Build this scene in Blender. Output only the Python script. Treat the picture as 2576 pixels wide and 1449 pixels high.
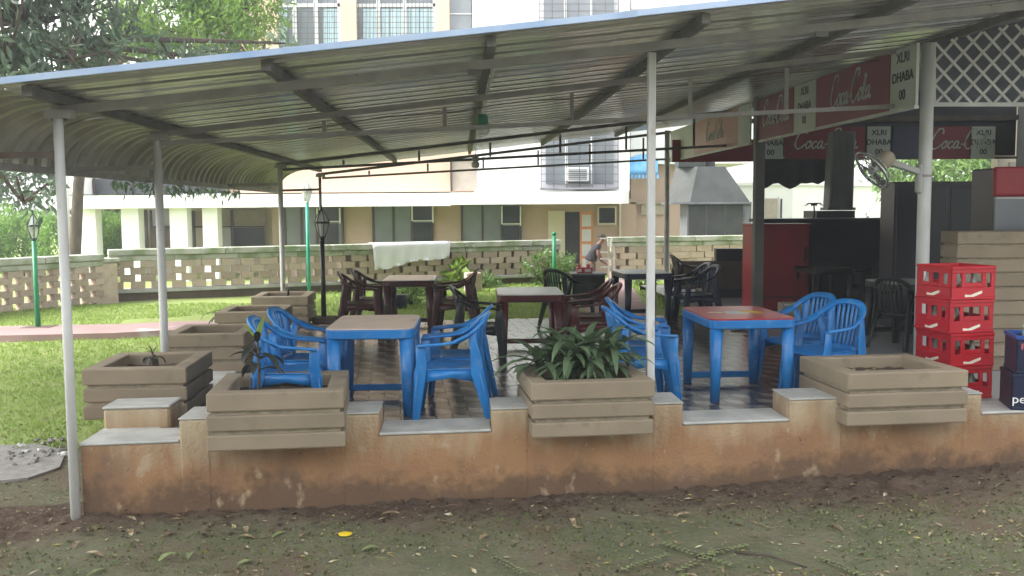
import bpy, bmesh, math, random
import numpy as np
from mathutils import Vector, Matrix
R = math.radians
for o in list(bpy.data.objects): bpy.data.objects.remove(o)
sc = bpy.context.scene
C = sc.collection
rng = random.Random(7)
nrg = np.random.default_rng(11)

# ------------------------------------------------------------------ camera
PITCH, ROLL, FV, CX, CY, HC = R(4.71), R(0.4), 2450.0, 1288.0, 724.5, 1.72
cam = bpy.data.cameras.new('camera'); camo = bpy.data.objects.new('camera', cam); C.objects.link(camo)
cam.sensor_width = 36.0; cam.lens = 36.0 * FV / 2576.0; cam.clip_end = 2000; cam.clip_start = 0.05
camo.matrix_world = Matrix.Translation((0, 0, HC)) @ Matrix.Rotation(R(90) - PITCH, 4, 'X') @ Matrix.Rotation(-ROLL, 4, 'Z')
sc.camera = camo
# ------------------------------------------------------------------ sky, sun, exposure
SUN_EL, SUN_AZ = R(42), R(258)          # azimuth clockwise from +Y: over the left shoulder
w = bpy.data.worlds.new('World'); sc.world = w; w.use_nodes = True
nt = w.node_tree; bg = nt.nodes['Background']; bg.inputs['Strength'].default_value = 0.15
sky = nt.nodes.new('ShaderNodeTexSky'); sky.sky_type = 'NISHITA'; sky.sun_disc = False
sky.sun_elevation = SUN_EL; sky.sun_rotation = SUN_AZ; sky.air_density = 1.2; sky.dust_density = 2.0; sky.ozone_density = 0.6
hs = nt.nodes.new('ShaderNodeHueSaturation'); hs.inputs['Saturation'].default_value = 0.12; hs.inputs['Value'].default_value = 1.1
nt.links.new(sky.outputs[0], hs.inputs['Color']); nt.links.new(hs.outputs[0], bg.inputs['Color'])
sl = bpy.data.lights.new('sun', 'SUN'); sl.energy = 1.5; sl.angle = R(25); sl.color = (1.0, 0.975, 0.94)
so = bpy.data.objects.new('sun', sl); C.objects.link(so)
sd = Vector((math.sin(SUN_AZ) * math.cos(SUN_EL), math.cos(SUN_AZ) * math.cos(SUN_EL), math.sin(SUN_EL)))
so.rotation_euler = sd.to_track_quat('Z', 'Y').to_euler(); so.location = sd * 60
vs = sc.view_settings; vs.view_transform = 'Standard'; vs.look = 'None'; vs.gamma = 1.0; vs.exposure = 2.08; vs.use_curve_mapping = False

# ------------------------------------------------------------------ helpers
def ray(vx, vy):
    x, y = (vx - CX) / FV, (CY - vy) / FV
    c, s = math.cos(ROLL), math.sin(ROLL)
    x, y = x * c + y * s, -x * s + y * c
    return Vector((x, math.cos(PITCH) + y * math.sin(PITCH), -math.sin(PITCH) + y * math.cos(PITCH)))
def at(vx, vy, Y):                       # sight line of the photograph -> the point at distance Y
    r = ray(vx, vy); return Vector((0, 0, HC)) + r * (Y / r.y)
def G(vx, vy, z):                        # ... -> the point at height z
    r = ray(vx, vy); return Vector((0, 0, HC)) + r * ((z - HC) / r.z)
W0 = Vector((-3.15, 6.97, 0)); VA = Vector((math.cos(R(7)), math.sin(R(7)), 0)); UA = Vector((-0.054, 0.9985, 0))
def S(a, b, z=0.0): return W0 + VA * a + UA * b + Vector((0, 0, z))   # pavilion axes: a along the front, b into depth

class MB:
    def __init__(s): s.v = []; s.f = []; s.sm = []
    def add(s, vs, fs, smooth=False):
        n = len(s.v); s.v += [tuple(p) for p in vs]
        for f in fs: s.f.append(tuple(i + n for i in f)); s.sm.append(smooth)
        return s
    def obox(s, o, ex, ey, ez):
        o, ex, ey, ez = map(Vector, (o, ex, ey, ez))
        p = [o, o + ex, o + ex + ey, o + ey]; p += [q + ez for q in p]
        return s.add(p, [(3, 2, 1, 0), (4, 5, 6, 7), (0, 1, 5, 4), (1, 2, 6, 5), (2, 3, 7, 6), (3, 0, 4, 7)])
    def box(s, c, d, rz=0.0):
        c = Vector(c); m = Matrix.Rotation(rz, 3, 'Z')
        ex, ey, ez = m @ Vector((d[0], 0, 0)), m @ Vector((0, d[1], 0)), Vector((0, 0, d[2]))
        return s.obox(c - (ex + ey + ez) / 2, ex, ey, ez)
    def bb(s, lo, hi):
        return s.obox(lo, (hi[0] - lo[0], 0, 0), (0, hi[1] - lo[1], 0), (0, 0, hi[2] - lo[2]))
    def bar(s, p, q, w, h, up=(0, 0, 1)):        # rectangular bar from p to q
        p, q = Vector(p), Vector(q); d = (q - p).normalized(); x = d.cross(Vector(up))
        if x.length < 1e-4: x = Vector((1, 0, 0))
        x.normalize(); z = x.cross(d).normalized()
        return s.obox(p - x * w / 2 - z * h / 2, x * w, q - p, z * h)
    def frames(s, pts, up):
        pts = [Vector(p) for p in pts]; out = []; prev = None
        for i in range(len(pts)):
            d = (pts[min(i + 1, len(pts) - 1)] - pts[max(i - 1, 0)]).normalized()
            x = prev - d * prev.dot(d) if prev is not None else Vector(up).cross(d)
            if x.length < 1e-4: x = Vector((1, 0, 0)).cross(d)
            if x.length < 1e-4: x = Vector((0, 1, 0)).cross(d)
            x.normalize(); prev = x; out.append((pts[i], x, d.cross(x).normalized()))
        return out
    def tube(s, pts, r, n=8, up=(0, 0, 1), smooth=True, sec=None):
        fr = s.frames(pts, up); k = len(fr)
        if not hasattr(r, '__len__'): r = [r] * k
        vs, fs = [], []
        for (p, x, y), rr in zip(fr, r):
            rx, ry = rr if hasattr(rr, '__len__') else (rr, rr)
            for j in range(n):
                t = 2 * math.pi * j / n; vs.append(p + x * rx * math.cos(t) + y * ry * math.sin(t))
        for i in range(k - 1):
            for j in range(n): fs.append((i * n + j, i * n + (j + 1) % n, (i + 1) * n + (j + 1) % n, (i + 1) * n + j))
        s.add(vs, fs, smooth); b = len(s.v) - k * n
        s.f.append(tuple(b + j for j in range(n))[::-1]); s.sm.append(False)
        s.f.append(tuple(b + (k - 1) * n + j for j in range(n))); s.sm.append(False)
        return s
    def strip(s, rows, thick=0.0, smooth=True, closed=False):   # grid of points rows x cols
        n = len(rows[0]); vs = [p for r in rows for p in r]; fs = []
        for i in range(len(rows) - 1):
            for j in range(n - 1): fs.append((i * n + j, i * n + j + 1, (i + 1) * n + j + 1, (i + 1) * n + j))
        return s.add(vs, fs, smooth)
    def slab(s, rows, off, smooth=True):           # closed shell: grid plus the same grid shifted by off(vector per point or one)
        n, m = len(rows[0]), len(rows); A = [Vector(p) for r in rows for p in r]
        if isinstance(off, (tuple, Vector)): off = [Vector(off)] * len(A)
        B = [p + o for p, o in zip(A, off)]; fs = []; N = n * m
        for i in range(m - 1):
            for j in range(n - 1):
                q = (i * n + j, i * n + j + 1, (i + 1) * n + j + 1, (i + 1) * n + j)
                fs.append(q); fs.append(tuple(t + N for t in q[::-1]))
        for j in range(n - 1):
            fs.append((j + 1, j, j + N, j + 1 + N)); e = (m - 1) * n
            fs.append((e + j, e + j + 1, e + j + 1 + N, e + j + N))
        for i in range(m - 1):
            fs.append((i * n, (i + 1) * n, (i + 1) * n + N, i * n + N)); k = i * n + n - 1
            fs.append((k + n, k, k + N, k + n + N))
        return s.add(A + B, fs, smooth)
    def lathe(s, prof, n=12, c=(0, 0, 0), smooth=True):
        vs, fs = [], []; c = Vector(c)
        for (r, z) in prof:
            for j in range(n):
                t = 2 * math.pi * j / n; vs.append(c + Vector((r * math.cos(t), r * math.sin(t), z)))
        for i in range(len(prof) - 1):
            for j in range(n): fs.append((i * n + j, i * n + (j + 1) % n, (i + 1) * n + (j + 1) % n, (i + 1) * n + j))
        fs.append(tuple(range(n))[::-1]); fs.append(tuple((len(prof) - 1) * n + j for j in range(n)))
        return s.add(vs, fs, smooth)
    def prism(s, poly, z0, z1):
        n = len(poly); vs = [(x, y, z0) for x, y in poly] + [(x, y, z1) for x, y in poly]
        return s.add(vs, [tuple(range(n))[::-1], tuple(range(n, 2 * n))] + [(i, (i + 1) % n, n + (i + 1) % n, n + i) for i in range(n)])
    def mesh(s, name, off=None):
        me = bpy.data.meshes.new(name)
        v = s.v if off is None else [(p[0] - off[0], p[1] - off[1], p[2] - off[2]) for p in s.v]
        me.from_pydata(v, [], s.f); me.polygons.foreach_set('use_smooth', s.sm)
        bm = bmesh.new(); bm.from_mesh(me); bmesh.ops.recalc_face_normals(bm, faces=bm.faces); bm.to_mesh(me); bm.free()
        return me

ORG = {}
def link(name, me, mat, parent=None, bevel=0, seg=1, sub=0):
    o = bpy.data.objects.new(name, me); C.objects.link(o)
    if mat is not None and not me.materials:
        for m_ in (mat if isinstance(mat, (list, tuple)) else [mat]): me.materials.append(m_)
    if parent is not None: o.parent = parent
    if bevel:
        md = o.modifiers.new('bevel', 'BEVEL'); md.width = bevel; md.segments = seg; md.limit_method = 'ANGLE'; md.angle_limit = R(40)
    if sub:
        md = o.modifiers.new('sub', 'SUBSURF'); md.levels = sub; md.render_levels = sub
    return o
def root_of(o):
    while o.parent is not None: o = o.parent
    return o
def part(name, mb, mat, parent, bevel=0, seg=1, sub=0, world=False):
    off = ORG.get(root_of(parent).name) if world else None
    return link(name, mb.mesh(name, off), mat, parent, bevel, seg, sub)
def tag(o, label, cat, group=None):
    o['label'] = label; o['category'] = cat
    if group: o['group'] = group
    return o
def thing(name, label, cat, loc=(0, 0, 0), rz=0.0, group=None):
    o = bpy.data.objects.new(name, None); C.objects.link(o); o.empty_display_size = 0.1
    o.location = loc; o.rotation_euler = (0, 0, rz); ORG[o.name] = tuple(loc)
    return tag(o, label, cat, group)
def solid(name, mb, mat, label, cat, group=None, loc=None, bevel=0, seg=1, sub=0):   # a thing that is one mesh
    if loc is None:
        a = np.array(mb.v); loc = ((a[:, 0].min() + a[:, 0].max()) / 2, (a[:, 1].min() + a[:, 1].max()) / 2, a[:, 2].min())
    o = link(name, mb.mesh(name, loc), mat, None, bevel, seg, sub); o.location = loc; ORG[o.name] = tuple(loc)
    return tag(o, label, cat, group)
def struct(name, mb, mat, parent=None, kind='structure', bevel=0):
    o = link(name, mb.mesh(name), mat, parent, bevel)
    if parent is None: o['kind'] = kind
    return o
def copy_tree(o, parent=None):
    c = o.copy(); C.objects.link(c); c.parent = parent
    for ch in o.children: copy_tree(ch, c)
    return c
def npmesh(name, V, F, smooth=False):            # fast mesh from numpy: V (n,3), F (m,k)
    me = bpy.data.meshes.new(name); V = np.asarray(V, np.float32); F = np.asarray(F, np.int32); m, k = F.shape
    me.vertices.add(len(V)); me.vertices.foreach_set('co', V.ravel())
    me.loops.add(m * k); me.loops.foreach_set('vertex_index', F.ravel())
    me.polygons.add(m); me.polygons.foreach_set('loop_start', np.arange(0, m * k, k, dtype=np.int32)); me.polygons.foreach_set('loop_total', np.full(m, k, np.int32))
    me.polygons.foreach_set('use_smooth', np.full(m, smooth)); me.update(); me.validate(); return me

# ------------------------------------------------------------------ materials
MATS = {}
def lin(c): return tuple(((x / 255) / 12.92 if x / 255 <= .04045 else ((x / 255 + .055) / 1.055) ** 2.4) for x in c) + (1,)
def mat(name, col, col2=None, scale=6.0, rough=0.6, bump=0.0, bscale=60.0, metal=0.0, spec=0.4, stretch=(1, 1, 1), lo=0.35, hi=0.65,
        col3=None, scale3=30.0, lo3=0.6, hi3=0.75, vary=0.0, trans=0.0, coat=0.0, detail=6.0):
    m = bpy.data.materials.new(name); m.use_nodes = True; t = m.node_tree; N = t.nodes; L = t.links
    b = N['Principled BSDF']; b.inputs['Roughness'].default_value = rough; b.inputs['Metallic'].default_value = metal
    b.inputs['Specular IOR Level'].default_value = spec; b.inputs['Coat Weight'].default_value = coat
    col = tuple(col) + (1,) if len(col) == 3 else col
    co = N.new('ShaderNodeTexCoord'); mp = N.new('ShaderNodeMapping'); mp.inputs['Scale'].default_value = stretch
    oi = N.new('ShaderNodeObjectInfo'); va = N.new('ShaderNodeVectorMath'); va.operation = 'SCALE'; va.inputs[0].default_value = (13, 7, 5)
    L.new(oi.outputs['Random'], va.inputs['Scale']); ad = N.new('ShaderNodeVectorMath'); L.new(co.outputs['Object'], ad.inputs[0]); L.new(va.outputs[0], ad.inputs[1])
    L.new(ad.outputs[0], mp.inputs['Vector'])
    def noise(sc_, det=6.0):
        n = N.new('ShaderNodeTexNoise'); n.inputs['Scale'].default_value = sc_; n.inputs['Detail'].default_value = det; L.new(mp.outputs[0], n.inputs['Vector']); return n
    def ramp(n, a, c):
        r = N.new('ShaderNodeMapRange'); r.inputs['From Min'].default_value = a; r.inputs['From Max'].default_value = c; L.new(n.outputs['Fac'], r.inputs['Value']); return r
    def mix(f, A, B):
        x = N.new('ShaderNodeMix'); x.data_type = 'RGBA'; L.new(f, x.inputs['Factor'])
        for s_, v_ in ((6, A), (7, B)):
            if hasattr(v_, 'is_linked'): L.new(v_, x.inputs[s_])
            else: x.inputs[s_].default_value = tuple(v_) + ((1,) if len(v_) == 3 else ())
        return x.outputs[2]
    cur = None
    if col2 is not None: cur = mix(ramp(noise(scale, detail), lo, hi).outputs[0], col, col2)
    if col3 is not None: cur = mix(ramp(noise(scale3, detail), lo3, hi3).outputs[0], cur if cur is not None else col, col3)
    if vary:
        hv = N.new('ShaderNodeHueSaturation'); r = N.new('ShaderNodeMapRange'); L.new(oi.outputs['Random'], r.inputs['Value'])
        r.inputs['To Min'].default_value = 1 - vary; r.inputs['To Max'].default_value = 1 + vary; L.new(r.outputs[0], hv.inputs['Value'])
        if cur is None: hv.inputs['Color'].default_value = col
        else: L.new(cur, hv.inputs['Color'])
        cur = hv.outputs[0]
    if cur is None: b.inputs['Base Color'].default_value = col
    else: L.new(cur, b.inputs['Base Color'])
    if bump:
        bn = N.new('ShaderNodeBump'); bn.inputs['Strength'].default_value = bump; bn.inputs['Distance'].default_value = 0.02
        L.new(noise(bscale, 5.0).outputs['Fac'], bn.inputs['Height']); L.new(bn.outputs[0], b.inputs['Normal'])
    if trans:
        tr = N.new('ShaderNodeBsdfTranslucent'); ms = N.new('ShaderNodeMixShader'); ms.inputs[0].default_value = trans
        if cur is None: tr.inputs['Color'].default_value = col
        else: L.new(cur, tr.inputs['Color'])
        L.new(b.outputs[0], ms.inputs[1]); L.new(tr.outputs[0], ms.inputs[2]); L.new(ms.outputs[0], N['Material Output'].inputs['Surface'])
    MATS[name] = m; return m
def glass(name, col, alpha_like=0.5, rough=0.05):
    m = bpy.data.materials.new(name); m.use_nodes = True; t = m.node_tree; N = t.nodes; L = t.links; b = N['Principled BSDF']
    b.inputs['Base Color'].default_value = tuple(col) + (1,); b.inputs['Roughness'].default_value = rough; b.inputs['Specular IOR Level'].default_value = 0.6
    tr = N.new('ShaderNodeBsdfTransparent'); tr.inputs['Color'].default_value = (0.9, 0.95, 0.95, 1)
    ms = N.new('ShaderNodeMixShader'); ms.inputs[0].default_value = alpha_like
    L.new(b.outputs[0], ms.inputs[1]); L.new(tr.outputs[0], ms.inputs[2]); L.new(ms.outputs[0], N['Material Output'].inputs['Surface']); return m

m_beam = mat('steel_paint_grey', (.36, .35, .33), (.27, .26, .25), 5, .6, .1, 80, col3=(.2, .12, .07), scale3=14, lo3=.66, hi3=.8, vary=.1)
m_rafter = mat('rafter_steel', (.17, .16, .155), (.12, .115, .11), 5, .6, .1, 80, vary=.1)
m_beam2 = mat('steel_paint_brown', (.12, .09, .07), (.08, .06, .05), 5, .6)
m_post = mat('white_post_paint', (.66, .67, .66), (.52, .52, .5), 4, .5, .08, 60, col3=(.3, .22, .15), scale3=9, lo3=.66, hi3=.8, stretch=(1, 1, .35))
m_roof = mat('roof_sheet_underside', (.60, .61, .60), (.46, .47, .46), 1.4, .22, .02, 30, metal=.45, stretch=(.25, 2.5, 2.5), spec=.5, col3=(.2, .19, .16), scale3=3, lo3=.62, hi3=.8)
m_roofblue = mat('roof_sheet_blue_paint', (.3, .43, .66), (.48, .58, .74), 2, .4)
m_skirt = mat('skirt_sheet', (.44, .435, .38), (.3, .29, .24), 3, .35, .15, 60, metal=.3)
m_planter = mat('planter_olive_paint', (.275, .222, .155), (.225, .182, .128), 2.2, .8, .18, 110, col3=(.12, .10, .078), scale3=4, lo3=.62, hi3=.82, vary=.08)
m_groove_lit = mat('planter_groove', (.40, .34, .25), (.27, .23, .17), 12, .85, .2)  # pale tone stands for light caught on the ledges between slabs
m_soil = mat('potting_soil', (.09, .06, .04), (.045, .032, .022), 14, .95, .8, 40)
m_ledge = mat('whitewashed_ledge', (.50, .50, .47), (.37, .37, .35), 5, .8, .3, 60, col3=(.12, .11, .09), scale3=22, lo3=.68, hi3=.76)
m_blue = mat('blue_plastic', (.008, .15, .44), (.012, .185, .5), 3, .33, .06, 160, spec=.5, col3=(.10, .24, .5), scale3=11, lo3=.56, hi3=.8, vary=.07)
m_maroon = mat('maroon_plastic', (.085, .010, .013), (.05, .008, .01), 4, .35, .03, 200)
m_brown = mat('dark_brown_plastic', (.055, .014, .013), (.04, .011, .010), 4, .35, .03, 200)
m_black = mat('black_green_plastic', (.008, .013, .013), (.012, .016, .016), 4, .35)
m_navy = mat('navy_plastic', (.008, .016, .04), (.011, .02, .05), 4, .3)
m_beige_top = mat('beige_table_top', (.60, .49, .43), (.52, .42, .365), 5, .35, .05, 90, col3=(.17, .12, .09), scale3=5, lo3=.62, hi3=.82)
m_grey_top = mat('grey_table_top', (.72, .70, .67), (.62, .60, .58), 4, .3, spec=.6)
m_red_top = mat('red_table_top', (.40, .012, .022), (.36, .03, .035), 5, .28, spec=.6, col3=(.5, .2, .18), scale3=3, lo3=.55, hi3=.75)
m_white = mat('white_wall_paint', (.80, .80, .79), (.74, .74, .73), 1.2, .8, .05, 20)
m_cream = mat('cream_wall_paint', (.62, .55, .46), (.56, .5, .42), 1.0, .8, .05, 20)
m_pink = mat('pink_wall_paint', (.66, .47, .36), (.6, .43, .33), .8, .8)
m_tan = mat('tan_wall_paint', (.50, .365, .30), (.43, .315, .26), .9, .85, .05, 20)
m_greywin = mat('window_glass_grey', (.2, .225, .245), (.15, .17, .19), 1.2, .15, spec=.6)
m_darkwin = mat('window_dark', (.03, .035, .045), (.045, .05, .06), 1.5, .2)
m_curtain = mat('pale_blue_curtain', (.60, .74, .78), (.42, .58, .66), 6, .9, stretch=(3, 1, .15))
m_frame = mat('window_frame_white', (.72, .72, .72), (.6, .6, .6), 3, .5)
m_dframe = mat('window_frame_dark', (.07, .055, .05), (.05, .04, .04), 3, .5)
m_grille = mat('iron_grille', (.06, .06, .07), (.1, .09, .09), 8, .5)
m_block = mat('laterite_block', (.52, .42, .335), (.43, .34, .27), 7, .9, .5, 40, col3=(.16, .13, .1), scale3=12, lo3=.62, hi3=.8, vary=.16)
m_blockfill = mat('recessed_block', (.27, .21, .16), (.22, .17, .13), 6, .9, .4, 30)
m_coping = mat('mossy_coping', (.45, .45, .40), (.22, .27, .15), 2.2, .9, .5, 30, lo=.42, hi=.62, col3=(.55, .54, .5), scale3=7, lo3=.6, hi3=.72, vary=.1)
m_plinth = mat('brown_plinth', (.15, .11, .085), (.11, .085, .065), 4, .9, .3)
m_green = mat('green_enamel', (.02, .21, .09), (.03, .25, .12), 6, .4)
m_teal = mat('teal_enamel', (.03, .32, .21), (.04, .38, .26), 6, .4)
m_iron = mat('black_iron', (.012, .012, .012), (.025, .022, .02), 8, .45)
m_dgreen_iron = mat('dark_green_iron', (.015, .04, .03), (.02, .05, .035), 8, .45)
m_lampglass = glass('lamp_glass', (.75, .75, .72), .45)
m_red = mat('red_crate_plastic', (.44, .010, .022), (.37, .010, .02), 5, .38, .03, 150, vary=.08)
m_pepsi = mat('navy_crate_plastic', (.008, .013, .04), (.011, .017, .05), 5, .4)
m_bluerim = mat('blue_crate_plastic', (.02, .06, .26), (.02, .08, .3), 5, .4)
m_cream_ink = mat('cream_print', (.78, .74, .62), (.72, .68, .56), 8, .6)
m_wink = mat('white_print', (.8, .8, .8), None, rough=.6)
m_bink = mat('black_print', (.02, .02, .025), None, rough=.6)
m_pinkink = mat('pink_print', (.5, .12, .16), None, rough=.6)
m_sign_red = mat('banner_red', (.25, .03, .045), (.2, .028, .042), 1.6, .5, .05, 20)
m_sign_white = mat('banner_white', (.56, .60, .58), (.48, .52, .5), 1.5, .5)
m_banner_dark = mat('banner_navy', (.05, .06, .12), (.035, .04, .09), 2, .5)
m_dark = mat('dark_bar_panel', (.03, .033, .043), (.042, .045, .055), 2, .35)
m_dgrey = mat('dark_grey_column', (.2, .205, .19), (.16, .165, .15), 3, .7, .1, 60)
m_steel = mat('hood_steel', (.075, .08, .075), (.05, .055, .053), 2.5, .45, metal=.2)
m_duct = mat('duct_sheet', (.2, .21, .225), (.13, .135, .15), 3, .45, stretch=(2, 2, .5))
m_tarp = mat('dark_tarpaulin', (.03, .035, .045), (.045, .05, .06), 3, .6)
m_redpanel = mat('red_cabinet_paint', (.42, .022, .034), (.34, .02, .03), 1.5, .4, stretch=(3, 1, .3))
m_carton = mat('cardboard', (.42, .37, .31), (.36, .31, .26), 6, .85)
m_fan = mat('fan_grey_enamel', (.45, .46, .44), (.38, .38, .36), 6, .4)
m_fanbeige = mat('fan_beige_cover', (.42, .36, .27), (.36, .31, .23), 5, .6)
m_chrome = mat('fan_guard_wire', (.5, .52, .52), None, rough=.25, metal=.8)
m_cloth = mat('white_cloth', (.80, .80, .82), (.72, .73, .77), 4, .9)
m_skin = mat('skin', (.2, .11, .07), (.17, .09, .06), 9, .55)
m_shirt = mat('grey_tshirt', (.05, .047, .058), (.04, .038, .048), 12, .9)
m_trouser = mat('khaki_trousers', (.13, .10, .07), (.11, .085, .06), 12, .9)
m_hair = mat('dark_hair', (.02, .014, .012), (.035, .025, .02), 30, .7)
m_redbox = mat('red_tool_box', (.6, .03, .05), (.52, .03, .045), 5, .4)
m_orange = mat('orange_door_frame', (.55, .22, .09), (.5, .2, .08), 6, .5)
m_frost = mat('frosted_pane', (.52, .50, .54), (.47, .46, .5), 3, .3)
m_tarpblue = mat('blue_awning', (.12, .38, .75), (.2, .5, .85), 5, .5)
m_bulb = mat('bulb_white', (.7, .7, .68), (.6, .6, .58), 10, .35)
m_socket = mat('green_socket', (.03, .2, .12), (.02, .16, .1), 10, .45)
m_cement = mat('grey_cement_floor', (.46, .48, .51), (.38, .4, .43), 2, .2, .05, 30, spec=.5)
m_tile_l = mat('floor_tile_light', (.27, .25, .23), (.21, .195, .18), 9, .16, .1, 60, vary=.14)
m_tile_m = mat('floor_tile_mid', (.12, .108, .1), (.085, .077, .072), 9, .16, .1, 60, vary=.14)
m_tile_d = mat('floor_tile_dark', (.06, .052, .048), (.04, .035, .033), 9, .16, .1, 60, vary=.14)
m_grout = mat('floor_grout', (.07, .06, .055), (.05, .045, .04), 20, .85)
m_path = mat('pink_path', (.36, .235, .225), (.30, .20, .19), 1.6, .8, .15, 40, col3=(.5, .45, .45), scale3=1.2, lo3=.62, hi3=.72)
m_bark = mat('bark', (.10, .075, .055), (.055, .042, .033), 8, .95, .7, 25, stretch=(1, 1, .3))
def leafmat(name, c1, c2, tr=.35, rough=.45, scale=1.3): return mat(name, c1, c2, scale, rough, trans=tr, spec=.3, detail=3.0)
m_leaf_mango = leafmat('mango_leaf', (.075, .125, .075), (.15, .21, .13), .4, .26)
m_leaf_neem = leafmat('neem_leaf', (.11, .22, .03), (.2, .32, .05), .5)
m_leaf_tree = leafmat('tree_leaf', (.05, .11, .035), (.09, .17, .05), .35)
m_leaf_hedge = leafmat('hedge_leaf', (.16, .30, .05), (.23, .38, .08), .45, scale=2)
m_leaf_plant = leafmat('planter_leaf', (.085, .145, .075), (.135, .2, .105), .25, .38, 6)
m_leaf_dark = leafmat('dark_cordyline_leaf', (.03, .038, .033), (.05, .058, .05), .2, .4, 6)
m_leaf_lime = leafmat('lime_leaf', (.2, .3, .05), (.28, .4, .08), .5, .4, 6)
m_leaf_shrub = leafmat('shrub_leaf', (.12, .22, .06), (.22, .33, .1), .4, .5, 5)
m_litter = mat('leaf_litter', (.14, .09, .05), (.24, .18, .10), 30, .8, vary=.2, col3=(.34, .29, .19), scale3=22, lo3=.54, hi3=.58)
m_litter3 = mat('yellowing_litter', (.40, .30, .06), (.30, .27, .12), 30, .75, col3=(.42, .38, .3), scale3=25, lo3=.5, hi3=.55)
m_litter2 = mat('green_litter', (.12, .16, .06), (.2, .24, .1), 30, .7, vary=.2)
m_yellow = mat('yellow_leaf', (.75, .55, .02), (.7, .5, .02), 8, .6)
m_grass = mat('grass_blade', (.25, .36, .08), (.34, .45, .12), 3, .6, trans=.4, spec=.2)
m_grass2 = mat('dry_grass_blade', (.10, .13, .045), (.16, .18, .07), 4, .7, trans=.3, spec=.2)
m_stone = mat('rubble_stone', (.3, .285, .27), (.2, .19, .18), 9, .9, .5, 30, vary=.2)
m_pebw = mat('white_rubble', (.7, .7, .68), (.6, .6, .58), 9, .9)
def proj(p):
    p = Vector(p) - Vector((0, 0, HC)); f = Vector((0, math.cos(PITCH), -math.sin(PITCH))); u = Vector((0, math.sin(PITCH), math.cos(PITCH)))
    d = p.dot(f); x, y = p.x / d, p.dot(u) / d; c, s = math.cos(ROLL), math.sin(ROLL)
    return CX + FV * (x * c - y * s), CY - FV * (x * s + y * c)
def a_at(px, b, z):                      # station along the front whose sight line is column px
    lo, hi = -3.0, 14.0
    for _ in range(40):
        m = (lo + hi) / 2
        zz = z(m) if callable(z) else z
        if proj(S(m, b, zz))[0] < px: lo = m
        else: hi = m
    return round((lo + hi) / 2, 3)
def sstep(t): t = max(0.0, min(1.0, t)); return t * t * (3 - 2 * t)
def wall_y(x): return 6.97 + 0.1228 * (x + 3.15)

# ------------------------------------------------------------------ ground sheet
def hash_noise(x, y):
    return (math.sin(x * 1.7 + y * 0.9) + math.sin(x * 0.6 - y * 2.1 + 1.3) + math.sin(x * 3.9 + y * 3.1 + .4) * .4) / 2.4
def gz(x, y):
    z = -0.56 + 0.44 * sstep((y - 7.0) / 12.0)
    d = wall_y(x) - y
    if d > -0.4 and x > -3.6:
        z += (0.055 + 0.1 * sstep((x - 0.5) / 4.5)) * sstep(1 - max(d, 0) / (0.75 + .25 * hash_noise(x, 2))) * sstep((x + 3.6) / .6)
    z -= .3 * sstep((y - 24.7) / .7)
    if -.3 < d < 1.6 and x > -4.5:
        k = sstep(1 - max(d - .1, 0) / .6)
        z += (.004 + .02 * k) * (math.sin(x * 17.3 + math.sin(y * 23) * 2) * math.sin(y * 19.1 + math.sin(x * 11) * 2) + .6 * math.sin(x * 41 + y * 33))
    z += 0.018 * hash_noise(x * 1.3, y * 1.3)
    return z
xs = [-400, -150, -70, -40, -26, -20] + [-16 + i * .4 for i in range(20)] + [-8 + i * .16 for i in range(20)] + [-4.8 + i * .065 for i in range(153)] + [5.2, 5.5, 5.8] + [6.2 + i * .4 for i in range(16)] + [14, 20, 30, 60, 150, 400]
ys = [-300, -100, -40, -15, -6, -2, 0, 1] + [2 + i * .25 for i in range(14)] + [5.5 + i * .055 for i in range(48)] + [8.2, 8.4, 8.6, 8.8, 9.0] + [9.3 + i * .4 for i in range(45)] + [28, 31, 36, 45, 60, 100, 200, 500]
gmb = MB(); gmb.strip([[(x, y, gz(x, y)) for x in xs] for y in ys])
gme = gmb.mesh('ground')
lawn = []; bare = []
for v in gme.vertices:
    x, y = v.co.x, v.co.y; n = hash_noise(x * 1.1, y * 1.4) * .5 + rng.uniform(-.12, .12); d = wall_y(x) - y
    l = 0.0
    if y > 10.2: l = 1.0
    elif x < -3.0: l = sstep((y - 8.9 + n * .5) / .7)
    if d > -.4 and x > -3.4: l = 0.0
    lawn.append(l)
    bare.append(sstep(1.3 - d / .52 + n * .9) if d > -.5 else 0.0)
for nm, arr in (('lawn', lawn), ('bare', bare)):
    at_ = gme.attributes.new(nm, 'FLOAT', 'POINT'); at_.data.foreach_set('value', arr)
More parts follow.
